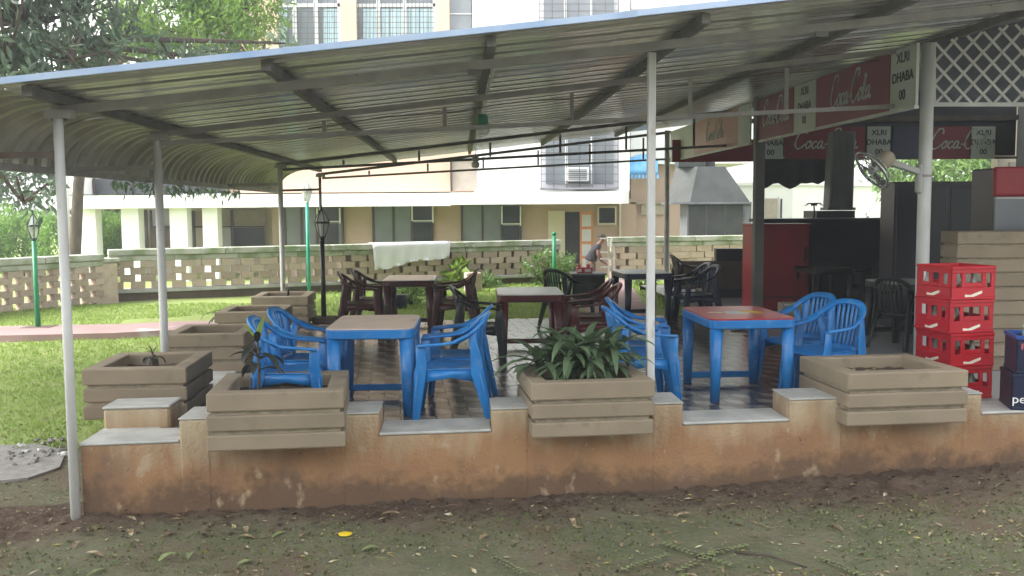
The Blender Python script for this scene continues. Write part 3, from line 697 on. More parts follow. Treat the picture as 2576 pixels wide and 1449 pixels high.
for i_, (x, y, r_) in enumerate(((.92, 10.95, 184), (.90, 11.65, 179))): chair('maroon', m_maroon, (x, y), r_, 'maroon armchair drawn up to the maroon table, ' + ('the one closer to the low wall' if i_ == 0 else 'the one farther from the low wall'), CM)
chair('black', m_black, (-.38, 10.75), 0, 'single black plastic armchair facing the maroon table', 'black plastic chairs')
for i_, (x, y, r_) in enumerate(((-2.08, 13.35, 2), (-2.0, 14.0, -3))): chair('brown', m_brown, (x, y), r_, 'brown armchair on planter side of lawn-edge table, ' + ('the one closer to the low wall' if i_ == 0 else 'the one farther from the low wall'), CBr)
for i_, (x, y, r_) in enumerate(((-.78, 13.3, 180), (-.78, 13.95, 177))): chair('brown', m_brown, (x, y), r_, 'brown armchair on bar side of lawn-edge table, ' + ('the one closer to the low wall' if i_ == 0 else 'the one farther from the low wall'), CBr)
chair('black', m_black, (.78, 13.75), 42, 'black plastic armchair turning its slatted back to the patio, by the black table', 'black plastic chairs')
for i_, (x, y, r_) in enumerate(((2.72, 14.25, 190), (2.72, 14.9, 186))): chair('navy', m_navy, (x, y), r_, 'navy armchair at black table by brown half wall, ' + ('the one closer to the low wall' if i_ == 0 else 'the one farther from the low wall'), CN)
# bar seats in the shade of the bar
chair('black', m_black, (4.72, 11.7), 35, 'black plastic armchair in the shade beside the white right-hand post', 'black plastic chairs')
chair('black', m_black, (5.75, 15.6), 185, 'black plastic armchair with shiny back in front of the dark bar wall', 'black plastic chairs')
chair('black', m_black, (3.15, 17.4), 5, 'black plastic armchair half hidden behind the dark grey column', 'black plastic chairs')
table('black plastic table with pale slab top in front of the bar counter', Vector((5.05, 12.5, 0)), 5, .7, .9, m_black, m_ledge, .74)
table('black plastic table in the dark beside the red cabinet', Vector((5.0, 15.6, 0)), 5, .7, .9, m_black, m_black, .74)

# ------------------------------------------------------------------ lettering helpers
def text_mesh(txt, size, mt, parent, loc, xdir, updir, name='lettering', bold=0.0, depth=.0015, align='CENTER', stretch=1.0, shear=0.0):
    cu = bpy.data.curves.new(name, 'FONT'); cu.body = txt; cu.size = size; cu.align_x = align; cu.align_y = 'CENTER'; cu.extrude = depth; cu.offset = bold; cu.shear = shear; cu.resolution_u = 3
    o = bpy.data.objects.new(name, cu); C.objects.link(o); dg = bpy.context.evaluated_depsgraph_get()
    me = bpy.data.meshes.new_from_object(o.evaluated_get(dg)); bpy.data.objects.remove(o)
    x = Vector(xdir).normalized(); z = x.cross(Vector(updir)).normalized(); y = z.cross(x)
    M4 = Matrix(((x.x * stretch, y.x, z.x, loc[0]), (x.y * stretch, y.y, z.y, loc[1]), (x.z * stretch, y.z, z.z, loc[2]), (0, 0, 0, 1)))
    me.transform(M4); me.materials.clear(); me.materials.append(mt); return link(name, me, None, parent)
GL = {  # flowing script strokes, unit height
 'C': [[(.62, .86), (.5, 1.0), (.3, .9), (.12, .55), (.08, .2), (.22, .0), (.42, .06), (.6, .25)], [(.62, .86), (.56, .74)]],
 'o': [[(.3, .5), (.15, .42), (.08, .2), (.18, .02), (.34, .12), (.4, .34), (.3, .5), (.5, .45)]],
 'c': [[(.38, .42), (.28, .5), (.12, .36), (.08, .14), (.2, .02), (.4, .16)]],
 'a': [[(.38, .46), (.22, .5), (.08, .26), (.14, .03), (.3, .12), (.4, .48), (.38, .12), (.48, .03), (.58, .14)]],
 'l': [[(.08, .1), (.3, .7), (.34, .98), (.24, .96), (.14, .5), (.14, .08), (.26, .03), (.36, .14)]],
 '-': [[(.05, .28), (.25, .3)]]}
def script(word, o, xdir, updir, height, r, mt, parent, name='lettering'):
    x, y = Vector(xdir).normalized(), Vector(updir).normalized(); n = x.cross(y); mb = MB(); cur = 0.0
    for ch in word:
        k = 1.35 if ch in 'C' else 1.0
        for st in GL[ch]:
            pts = catmull([Vector(o) + x * (cur + (p[0] + .16 * p[1]) * height * .95 * k) + y * (p[1] * k * height + .12 * (0)) for p in st], 5)
            rr = [r * (.55 + .6 * abs(math.sin(i * .55))) for i in range(len(pts))]
            mb.tube(pts, [(q, .002) if False else (q, q * .35) for q in rr], 5, up=n)
        cur += {'C': .74, 'o': .42, 'c': .36, 'a': .5, 'l': .34, '-': .22}[ch] * height
    return part(name, mb, mt, parent, world=True)
def script_len(word, height): return sum({'C': .74, 'o': .42, 'c': .36, 'a': .5, 'l': .34, '-': .22}[c] for c in word) * height

# ------------------------------------------------------------------ bottle crates
def crate(mt, L_, W_, H_, holes=True):
    t = thing('bottle_crate', 'x', 'crate'); th = .014
    def side(o, ex, nrm, ln, pat):
        ex, nrm = Vector(ex), Vector(nrm); o = Vector(o); mb = MB(); rim = .062; base = .105
        mb.obox(o, ex * ln, nrm * th, (0, 0, base)); mb.obox(o + Vector((0, 0, H_ - rim)), ex * ln, nrm * th, (0, 0, rim))
        xs_ = [0] + [q for a in pat for q in (a[0] * ln, a[1] * ln)] + [ln]
        for i in range(0, len(xs_), 2): mb.obox(o + ex * xs_[i] + Vector((0, 0, base)), ex * (xs_[i + 1] - xs_[i]), nrm * th, (0, 0, H_ - rim - base))
        for a in pat:
            if len(a) > 2: mb.obox(o + ex * a[0] * ln + Vector((0, 0, base)), ex * (a[1] - a[0]) * ln, nrm * th, (0, 0, a[2] * H_))
        mb.obox(o - nrm * .008 + Vector((0, 0, .001)), ex * ln, nrm * .008, (0, 0, .022)); mb.obox(o - nrm * .008 + Vector((0, 0, H_ - .026)), ex * ln, nrm * .008, (0, 0, .024))
        return part('side_wall', mb, mt, t, bevel=.004)
    pat = [(.12, .24), (.33, .70, .14), (.79, .9)]; pat2 = [(.12, .24, .1), (.36, .54, .12), (.64, .82, .12)]
    x0, y0 = -L_ / 2, -W_ / 2
    side((x0, y0, 0), (1, 0, 0), (0, 1, 0), L_, pat); side((x0, -y0, 0), (1, 0, 0), (0, -1, 0), L_, pat)
    side((x0, y0, 0), (0, 1, 0), (1, 0, 0), W_, pat2); side((-x0, y0, 0), (0, 1, 0), (-1, 0, 0), W_, pat2)
    part('base', MB().bb((x0 + .012, y0 + .012, .003), (-x0 - .012, -y0 - .012, .012)), mt, t)
    dv = MB()
    for i in range(1, 4): dv.bb((x0 + L_ * i / 4 - .002, y0 + .015, .015), (x0 + L_ * i / 4 + .002, -y0 - .015, .12))
    part('divider', dv, mt, t); return t
CL, CW, CH = .44, .47, .288
cpt = G(2478, 1006, TOP); CR = R(-31)
m_bottle = glass('bottle_glass', (.35, .4, .34), .4, .08)
def bottle_mb(c, s=1.0): return MB().lathe([(.001, 0), (.029 * s, .002), (.03 * s, .1 * s), (.027 * s, .125 * s), (.013 * s, .17 * s), (.0115 * s, .22 * s), (.014 * s, .222 * s), (.014 * s, .235 * s), (.001, .236 * s)], 10, c)
proto_c = None; ccl = Matrix.Rotation(R(0), 3, 'Z')
cc = Vector((cpt.x - .17, cpt.y + .26, TOP))
names = ['bottom red bottle crate of the stack on the ledge', 'second red bottle crate up in the stack on the ledge', 'third red bottle crate up in the stack on the ledge', 'topmost red bottle crate of the stack, bottles showing inside']
RCR = R(13)
def wave(t):
    pts = [(-.085, .0), (-.03, -.006), (.02, .012), (.085, .03)]; lo = [(-.085, -.022), (-.02, -.03), (.03, -.012), (.085, .008)]
    rows = [[(x, -CW / 2 - .0015, .075 + z - .03) for x, z in pts], [(x, -CW / 2 - .0015, .075 + z - .03) for x, z in lo]]
    part('emblem', MB().slab(rows, (0, -.0015, 0), smooth=False), m_cream_ink, t)
    rows = [[(-CL / 2 - .0015, -x, .045 + z) for x, z in pts], [(-CL / 2 - .0015, -x, .045 + z) for x, z in lo]]
    part('emblem', MB().slab(rows, (-.0015, 0, 0), smooth=False), m_cream_ink, t)
for k in range(4):
    if k == 0: proto_c = crate(m_red, CL, CW, CH); wave(proto_c); o = proto_c
    else: o = copy_tree(proto_c)
    o.location = (cc.x + .008 * math.sin(k * 2.1), cc.y, cc.z + k * (CH + .002)); o.rotation_euler = (0, 0, RCR + .012 * math.sin(k * 3)); o['label'] = names[k]; o['group'] = 'red bottle crates stacked on the low wall'
    if k in (0, 1, 2, 3):
        mrot = Matrix.Rotation(RCR, 3, 'Z')
        for i in range(4):
            for j in range(4):
                if (k < 3 and (i + j) % 2) or rng.random() < .2: continue
                p = mrot @ Vector((-CL * .36 + i * CL * .24, -CW * .36 + j * CW * .24, .014)) + Vector(o.location)
                if i == 0 and j == 0 and k == 3: pass
                b_ = solid('glass_bottle', bottle_mb((p.x, p.y, p.z)), m_bottle, ['empty glass bottle in the bottom red crate', 'empty glass bottle in the second red crate up', 'empty glass bottle in the third red crate up', 'empty glass bottle standing in the topmost red crate'][k], 'bottle', 'glass bottles in the red crates')
# navy crates with lettering
pc = G(2572, 1030, TOP); PL, PW, PH = .46, .40, .30; PR = R(-14)
for k in range(2):
    t = crate(m_pepsi, PL, PW, PH); t.location = (pc.x + .17 + .03 * k, pc.y + .12, TOP + k * (PH + .002)); t.rotation_euler = (0, 0, PR)
    t['label'] = 'lower navy bottle crate with white lettering beside the red stack' if k == 0 else 'upper navy bottle crate with faded pink lettering and blue rim'; t['group'] = 'navy bottle crates'
    fp = MB(); fp.bb((-PL / 2 + .01, -PW / 2 - .003, .03), (PL / 2 - .01, -PW / 2 - .0, PH - .03)); part('front_panel', fp, m_pepsi, t)
    fp = MB(); fp.bb((-PL / 2 - .003, -PW / 2 + .01, .03), (-PL / 2, PW / 2 - .01, PH - .03)); part('side_panel', fp, m_pepsi, t)
    if k == 0: text_mesh('pepsi', .1, m_wink, t, (-.115, -PW / 2 - .005, .09), (1, 0, 0), (0, 0, 1), stretch=1.1)
    else:
        text_mesh('PEPSI', .075, m_pinkink, t, (-.1, -PW / 2 - .005, .22), (1, 0, 0), (0, 0, 1), stretch=1.25)
        ring(rm := MB(), PL + .02, PW + .02, PL - .03, PW - .03, PH - .02, PH + .012); part('rim', rm, m_bluerim, t, bevel=.004)
uc = Vector((pc.x + .2, pc.y + .12, TOP + 2 * PH + .02))
for i, (dx, dy) in enumerate(((-.13, .02), (-.05, .08), (.03, .0), (.1, .07))):
    solid('glass_bottle', bottle_mb((uc.x + dx, uc.y + dy, TOP + PH + .02), 1.55), m_bottle, 'tall clear glass bottle poking out of the navy crate', 'bottle', 'glass bottles in the navy crates')

# ------------------------------------------------------------------ fascia banners under the roof edge of the bar
AS = 7.25; ZB = 2.69
def b_of(d): return d - 6.97 - .122 * AS
def fascia(d0, d1, mt, name, label, kind, group='banner panels along the bar fascia', zt=None):
    b0, b1 = b_of(d0), b_of(d1); zt = zt or ZS(AS) - .12
    t = thing(name, label, 'banner', tuple(S(AS, b0, ZB)), 0, group)
    part('panel', MB().obox(S(AS, b0 + .006, ZB), UA * (b1 - b0 - .012), VA * .03, (0, 0, zt - ZB)), mt, t, world=True)
    part('hem', MB().obox(S(AS - .012, b0 + .006, ZB - .03), UA * (b1 - b0 - .012), VA * .05, (0, 0, .03)), m_post, t, world=True)
    L_ = b1 - b0; hgt = .27
    if kind == 'cola':
        n = script_len('Coca-Cola', hgt); st = S(AS - .006, b1 - max((L_ - n) / 2, .05), ZB + .19); script('Coca-Cola', st, -UA, (0, 0, 1), hgt, .017, m_sign_white, t)
    if kind == 'name':
        org = Vector(ORG[t.name]); mid = S(AS - .004, (b0 + b1) / 2, 0) - org
        for txt, z in (('XLRI', .50), ('DHABA', .31), ('00', .13)): text_mesh(txt, .14, m_bink, t, (mid.x, mid.y, z), -UA, (0, 0, 1), bold=.002)
    return t
fascia(9.62, 10.2, m_sign_white, 'name_banner', 'white banner panel with black lettering next to the white right-hand post', 'name')
fascia(10.2, 12.3, m_sign_red, 'drink_banner', 'large red banner with flowing white script under the roof edge', 'cola')
fascia(12.3, 13.1, m_sign_white, 'name_banner', 'white banner panel between the two red script banners', 'name')
fascia(13.1, 14.62, m_sign_red, 'drink_banner', 'red banner with white script next to the dark grey column', 'cola')
fascia(15.05, 15.7, m_sign_white, 'name_banner', 'pale banner panel just past the dark grey column', None)
fascia(15.7, 18.6, mat('banner_red_faded', (.5, .22, .2), (.6, .36, .33), .8, .5), 'drink_banner', 'sun-faded pink banner beyond the dark grey column', 'cola')  # faded red made paler for the outside light on it
fascia(18.6, 20.7, m_sign_white, 'name_banner', 'blank pale banner at the lawn end of the bar fascia', None)
# back row of banners
YB = 19.7
def backb(px0, px1, mt, label, kind, y0=318, y1=400):
    p, q = at(px0, y1, YB), at(px1, y0, YB); t = thing('back_banner', label, 'banner', (p.x, YB, p.z), 0, 'banners at the back of the bar')
    part('panel', MB().bb((p.x + .01, YB, p.z), (q.x - .01, YB + .03, q.z)), mt, t, world=True); wd = q.x - p.x
    if kind == 'cola': script('Coca-Cola', (p.x + max(wd / 2 - script_len('Coca-Cola', .3) / 2, .05), YB - .005, p.z + .2), (1, 0, 0), (0, 0, 1), .3, .018, m_sign_white, t)
    if kind == 'name':
        for txt, z in (('XLRI', .52), ('DHABA', .33), ('00', .14)): text_mesh(txt, .15, m_bink, t, (wd / 2, -.004, z), (1, 0, 0), (0, 0, 1), bold=.002)
backb(1690, 1900, m_sign_red, 'plain red banner at the back, behind the thin end post', None, 350, 408)
backb(1905, 1972, m_sign_white, 'white lettered banner hanging lower at the back by the dark column', 'name', 330, 402)
backb(1972, 2178, m_sign_red, 'dark red back banner with white script above the cooking hood', 'cola')
backb(2180, 2242, m_sign_white, 'white lettered back banner above the fan', 'name')
backb(2244, 2330, m_banner_dark, 'dark navy back banner behind the white right-hand post', None)
backb(2330, 2442, m_sign_red, 'dark red back banner above the garden opening', 'cola')
backb(2442, 2506, m_sign_white, 'white lettered back banner at the end above the garden opening', 'name')
# ------------------------------------------------------------------ lattice screen by the right-hand post
YL = 9.98
lt = thing('lattice_screen', 'white diagonal lattice screen hung under the roof next to the right-hand post', 'lattice', tuple(at(2450, 262, YL)))
def lim(px): return 108 - .235 * (px - 2348)
def clipseg(p, q, n=160):
    ins = [(p[0] + (q[0] - p[0]) * i / n, p[1] + (q[1] - p[1]) * i / n) for i in range(n + 1)]
    ins = [c for c in ins if 2350 <= c[0] <= 2760 and lim(c[0]) <= c[1] <= 262]
    return (ins[0], ins[-1]) if len(ins) > 8 else None
for k in range(-8, 14):
    for sgn, yy in ((1, YL), (-1, YL + .014)):
        x0 = 2350 + k * 49
        sg = clipseg((x0, 0), (x0 + sgn * 330 * .93, 330))
        if sg:
            a_, b_ = at(*sg[0], yy), at(*sg[1], yy); part('slat', MB().bar(a_, b_, .026, .01, up=(0, 1, 0)), m_post, lt, world=True)
part('frame_bar', MB().bar(at(2346, 262, YL), at(2346, 110, YL), .05, .04, up=(0, 1, 0)), m_post, lt, world=True)
part('frame_bar', MB().bar(at(2340, 263, YL), at(2760, 263, YL), .04, .04), m_post, lt, world=True)
bk = MB(); q = [at(2346, 262, YL + .12), at(2760, 262, YL + .12), at(2760, 8, YL + .12), at(2346, 105, YL + .12)]; bk.slab([[q[0], q[1]], [q[3], q[2]]], (0, .006, 0), smooth=False)
part('backing_sheet', bk, mat('backing_sheet_slate', (.12, .135, .16), (.09, .1, .125), 2, .6), lt, world=True)

# ------------------------------------------------------------------ wall fan on the post
pp = S(APR, 2.12, 0); fc = at(2194, 428, pp.y - .12); fn = Vector((-.80, -.08, -.6)).normalized()
fan = thing('wall_fan', 'wire-guarded wall fan strapped to the white right-hand post, tilted down', 'fan', tuple(fc))
fx = fn.cross(Vector((0, 0, 1))).normalized(); fy = fx.cross(fn)
def circ(r, off, n=28): return [fx * r * math.cos(2 * math.pi * i / n) + fy * r * math.sin(2 * math.pi * i / n) + fn * off for i in range(n + 1)]
for r_, o_, tk in ((.222, 0, .013), (.16, .04, .0045), (.09, .055, .0045), (.17, -.06, .0045)): part('guard_ring', MB().tube(circ(r_, o_), tk, 5), m_chrome, fan)
for i in range(20):
    t = 2 * math.pi * i / 20; d = fx * math.cos(t) + fy * math.sin(t)
    part('guard_wire', MB().tube([d * .03 + fn * .06, d * .15 + fn * .045, d * .222, d * .16 - fn * .07, d * .06 - fn * .075], .0028, 4), m_chrome, fan)
part('hub', MB().tube([fn * .03, fn * -.05], [.035, .045], 12), m_fan, fan)
for i in range(3):
    t = 2 * math.pi * i / 3 + .4; rows = []
    for rr in (.04, .09, .14, .185):
        rows.append([fx * rr * math.cos(t + da) + fy * rr * math.sin(t + da) + fn * (da * .05) for da in (-.35, 0, .35)])
    part('blade', MB().slab(rows, fn * .003), m_duct, fan)
mo = -fn
part('motor_cover', MB().tube([mo * .07, mo * .12, mo * .22, mo * .26], [.06, .085, .082, .05], 10), m_fanbeige, fan, bevel=.01)
pc_ = Vector((pp.x - .07, pp.y - .03, 0)) - fc
part('bracket_arm', MB().bar(mo * .16, Vector((pc_.x, pc_.y, -.02)), .075, .06), m_fan, fan, bevel=.01)
part('mount_plate', MB().box((pc_.x - .005, pc_.y, -.09), (.05, .09, .30), R(7)), m_fan, fan, bevel=.02)
part('strap', MB().lathe([(.0665, 0), (.0685, .003), (.0685, .022), (.0665, .025)], 18, (pp.x - fc.x, pp.y - fc.y, -.07)), m_beam, fan)

# ------------------------------------------------------------------ bar and kitchen
def pbox(px0, py0, px1, py1, Y, dep): 
    p, q = at(px0, py1, Y), at(px1, py0, Y); return MB().bb((min(p.x, q.x), Y, p.z), (max(p.x, q.x), Y + dep, q.z))
bw = thing('bar_wall', 'dark bar back wall with a black shelf top behind the red cabinet', 'wall', (5.6, 17.2, 0))
part('wall_panel', MB().bb((4.3, 17.1, 0), (8.6, 17.35, 1.44)), m_dark, bw, world=True); part('shelf_top', MB().bb((4.25, 16.95, 1.44), (8.6, 17.5, 1.50)), m_dark, bw, world=True, bevel=.01)
part('ledge_shelf', MB().bb((6.2, 15.3, 1.02), (8.5, 15.8, 1.07)), m_dark, bw, world=True)
part('side_panel', MB().bb((10.4, 16.5, -.02), (10.5, 20.2, 3.7)), m_dark, bw, world=True); part('side_panel', MB().bb((8.8, 9.2, -.02), (8.95, 16.4, 3.7)), m_dark, bw, world=True)
rc = thing('red_cabinet', 'tall dull red cabinet standing against the dark bar', 'cabinet', tuple(G(1965, 792, 0)))
p, q = at(1891, 790, 15.9), at(2037, 567, 15.9)
part('body', MB().bb((p.x, 15.9, 0.02), (q.x, 16.6, q.z)), m_redpanel, rc, world=True, bevel=.015); part('plinth', MB().bb((p.x + .03, 15.93, 0), (q.x - .03, 16.5, .022)), m_dark, rc, world=True)
part('top_lip', MB().bb((p.x - .012, 15.885, q.z), (q.x + .012, 16.61, q.z + .03)), m_redpanel, rc, world=True)
part('door_seam', MB().bb((p.x + .02, 15.893, .22), (q.x - .02, 15.902, .235)), m_dark, rc, world=True); part('handle', MB().bb((q.x - .09, 15.86, .8), (q.x - .06, 15.9, 1.05)), m_dark, rc, world=True)
text_mesh('XLRI', .09, m_pinkink, rc, ((q.x - .35) - rc.location.x, 15.895 - rc.location.y, .16), (1, 0, 0), (0, 0, 1))
cb = thing('carton', 'small pale carton on the floor in front of the red cabinet', 'carton', tuple(G(2005, 800, 0)))
g_ = G(2005, 800, 0); part('box', MB().bb((g_.x - .22, g_.y, .001), (g_.x + .22, g_.y + .3, .22)), m_carton, cb, world=True); part('handle_hole', MB().bb((g_.x - .16, g_.y - .004, .13), (g_.x - .07, g_.y + .01, .17)), m_dark, cb, world=True); part('tape', MB().bb((g_.x - .2, g_.y - .002, .19), (g_.x + .2, g_.y + .302, .2215)), m_cream_ink, cb, world=True)
# ribbed concrete pier and counter at the right edge
rp = thing('ribbed_pier', 'wide pale-olive ribbed concrete half wall behind the bottle crates', 'wall', (5.3, 10.1, 0))
x0 = at(2406, 700, 10.0).x; part('core', MB().bb((x0 + .02, 10.03, 0), (6.9, 10.37, 1.42)), m_groove_lit, rp, world=True)
for k in range(10): part('slab', MB().bb((x0, 10.0, .146 * k + .0), (6.92, 10.4, .146 * k + .128)), m_planter, rp, world=True, bevel=.008)
dc = thing('dark_cupboard', 'tall black-blue cupboard behind the white right-hand post', 'cupboard', (6.9, 13.6, 0))
p, q = at(2241, 850, 13.6), at(2520, 461, 13.6)
part('body', MB().bb((p.x, 13.6, 0), (8.58, 14.1, q.z)), m_dark, dc, world=True); part('cornice', MB().bb((p.x - .02, 13.58, q.z), (8.58, 14.12, q.z + .03)), m_dark, dc, world=True)
for k in range(3): part('door', MB().bb((p.x + .03 + k * .75, 13.585, .1), (p.x + .73 + k * .75, 13.6, q.z - .05)), m_dark, dc, world=True, bevel=.006)
fr = thing('red_fridge', 'dark red bottle cooler at the end of the bar above the ribbed wall', 'fridge', (5.9, 11.6, 0))
p, q = at(2492, 590, 11.6), at(2640, 421, 11.6)
part('body', MB().bb((p.x + .03, 11.6, 0.0), (p.x + .68, 12.2, q.z)), m_dark, fr, world=True, bevel=.02)
part('head_panel', MB().bb((p.x, 11.54, q.z - .34), (p.x + .7, 11.62, q.z + .01)), m_redpanel, fr, world=True, bevel=.03, seg=3); part('glass_door', MB().bb((p.x + .03, 11.57, .2), (p.x + .67, 11.6, q.z - .37)), m_greywin, fr, world=True); part('handle', MB().bb((p.x + .03, 11.55, q.z - .37), (p.x + .6, 11.6, q.z - .345)), m_post, fr, world=True)
# low dark counter by the thin column, kitchen hood, duct, tarpaulin
lc = thing('brown_half_wall', 'low dark brown half wall behind the navy chairs', 'wall', (4.1, 18.5, 0))
p, q = at(1709, 748, 18.4), at(1868, 657, 18.4); part('wall', MB().bb((p.x, 18.4, 0), (q.x + .3, 18.65, q.z)), m_plinth, lc, world=True)
p2 = at(1803, 626, 18.4); part('raised_block', MB().bb((p2.x, 18.42, q.z), (q.x + .3, 18.63, p2.z)), m_dark, lc, world=True); part('skirting', MB().bb((p.x - .01, 18.385, 0), (q.x + .3, 18.4, .16)), m_dark, lc, world=True)
hd = thing('cooking_hood', 'big tapered metal cooking hood over a grey cabinet beyond the block wall', 'hood', tuple(at(1790, 600, 26)))
YH = 26.2; a0, a1 = at(1689, 509, YH), at(1872, 509, YH); t0, t1 = at(1708, 440, YH + .4), at(1828, 418, YH + .4); mxl = at(1736, 509, YH).x
fr_ = MB(); b4 = [(a0.x, YH + .9, a0.z), (mxl, YH, a0.z), (a1.x + .2, YH + .2, a0.z), (a1.x, YH + 1.6, a0.z)]; t4 = [(t0.x, YH + .9, t1.z), (at(1764, 440, YH).x, YH + .5, t1.z), (t1.x, YH + .6, t1.z), (t1.x, YH + 1.3, t1.z)]
fr_.add(b4 + t4, [(0, 1, 5, 4), (1, 2, 6, 5), (2, 3, 7, 6), (3, 0, 4, 7), (4, 5, 6, 7), (3, 2, 1, 0)]); part('hood_shell', fr_, m_steel, hd, world=True)
part('lip', MB().bb((a0.x - .02, YH - .02, a0.z - .05), (a1.x + .2, YH + 1.6, a0.z - .002)), m_duct, hd, world=True)
part('cap', MB().bb((t0.x + .02, YH + .55, t1.z + .002), (t0.x + .75, YH + 1.2, t1.z + .55)), m_steel, hd, world=True); part('flue', MB().tube([(t1.x - .4, YH + .95, t1.z), (t1.x - .4, YH + .95, t1.z + 1.6)], .2, 14), m_duct, hd, world=True)
c0, c1 = at(1728, 591, YH + .1), at(1872, 512, YH + .1); part('cabinet', MB().bb((c0.x, YH + .1, -.4), (c1.x + .2, YH + 1.2, c1.z)), m_duct, hd, world=True)
for k in range(3): part('cabinet_door', MB().bb((c0.x + .04 + k * .5, YH + .08, -.35), (c0.x + .50 + k * .5, YH + .1, c1.z - .03)), m_steel, hd, world=True)
du = thing('metal_duct', 'slanting grey metal flue rising from a black stove box', 'flue', tuple(at(2105, 558, 17.9)))
b0, b1 = at(2086, 529, 18), at(2147, 529, 18); u0, u1 = at(2096, 412, 18), at(2152, 412, 18)
part('flue', MB().add([(b0.x, 18, b0.z), (b1.x, 18, b1.z), (b1.x, 18.4, b1.z), (b0.x, 18.4, b0.z), (u0.x, 18, u0.z + .6), (u1.x, 18, u1.z + .6), (u1.x, 18.4, u1.z + .6), (u0.x, 18.4, u0.z + .6)], [(0, 1, 5, 4), (1, 2, 6, 5), (2, 3, 7, 6), (3, 0, 4, 7), (4, 5, 6, 7), (3, 2, 1, 0)]), m_duct, du, world=True, bevel=.03)
part('collar', MB().bb((b0.x - .03, 17.97, b0.z), (b1.x + .03, 18.43, b0.z + .05)), m_duct, du, world=True)
s0, s1 = at(2054, 560, 17.8), at(2151, 530, 17.8); part('stove_box', MB().bb((s0.x, 17.8, 1.3), (s1.x, 18.6, s1.z)), m_dark, du, world=True); part('leg', MB().bb((s0.x + .1, 17.9, 0), (s1.x - .1, 18.5, 1.3)), m_dark, du, world=True)
tp = MB(); rows = []
for i in range(15):
    px = 1902 + (2100 - 1902) * i / 14; bot = 468 + (8 * math.sin(i * 1.3)) - (12 if i > 9 else 0)
    rows.append([at(px, 400 + (bot - 400) * k / 4, 19.0 + .05 * math.sin(i * 1.9)) for k in range(5)])
solid('tarpaulin', tp.slab(rows, (0, .01, 0)), m_tarp, 'dark tarpaulin curtain hanging below the back banners beside the column', 'tarpaulin')
sp_ = thing('counter_plant', 'small palm-like plant on the bar shelf beside the stove box', 'plant', tuple(at(2047, 562, 17.2)))
part('stem', MB().tube([(0, 0, 0), (.01, 0, .18), (.0, 0, .3)], [.02, .015, .012], 6), m_bark, sp_)
for k in range(6):
    a = k * 1.05; part('leaf', MB().slab([[Vector((math.cos(a), math.sin(a), 0)) * r + Vector((-math.sin(a), math.cos(a), 0)) * w_ * s2 + Vector((0, 0, .3 + h)) for s2 in (-1, 1)] for r, w_, h in ((0, .008, 0), (.1, .03, .06), (.2, .006, 0))], (0, 0, .002)), m_leaf_dark, sp_)
sr = thing('store_wall', 'plain beige store room wall closing the end of the bar', 'wall', (11.3, 20.6, -.02))
part('wall', MB().bb((at(2508, 500, 20.6).x, 20.6, -.02), (14.5, 20.9, 3.9)), m_cream, sr, world=True); part('door_panel', MB().bb((at(2535, 500, 20.6).x, 20.57, 0), (12.0, 20.6, 2.6)), m_carton, sr, world=True)
# strip of shade board closing the bar under the roof at the back
gb = thing('stacked_blocks', 'column of pale blocks at the edge of the black cupboard', 'blocks', tuple(at(2233, 557, 16.5)))
for k in range(6):
    p, q = at(2226, 554 - k * 15.4, 16.5), at(2242, 541 - k * 15.4, 16.5); part('block', MB().bb((p.x, 16.5, p.z), (q.x, 16.7, q.z)), m_ledge, gb, world=True, bevel=.01)
part('stand', MB().bb((at(2226, 557, 16.5).x, 16.5, 0), (at(2242, 557, 16.5).x, 16.7, at(2226, 555, 16.5).z)), m_dark, gb, world=True)
bc = thing('back_beam', 'dark roof beam carrying the back banners over the bar', 'beam', (7, 19.8, 3.3)); part('beam', MB().bar((4.1, 19.8, 3.42), (10.2, 19.8, 3.46), .08, .1), m_beam2, bc, world=True); part('shade_board', MB().bb((4.9, 19.86, 2.7), (10.2, 19.9, 4.2)), m_tarp, bc, world=True); part('lower_rail', MB().bar((4.1, 19.8, 2.66), (10.2, 19.8, 2.66), .04, .05), m_beam2, bc, world=True)

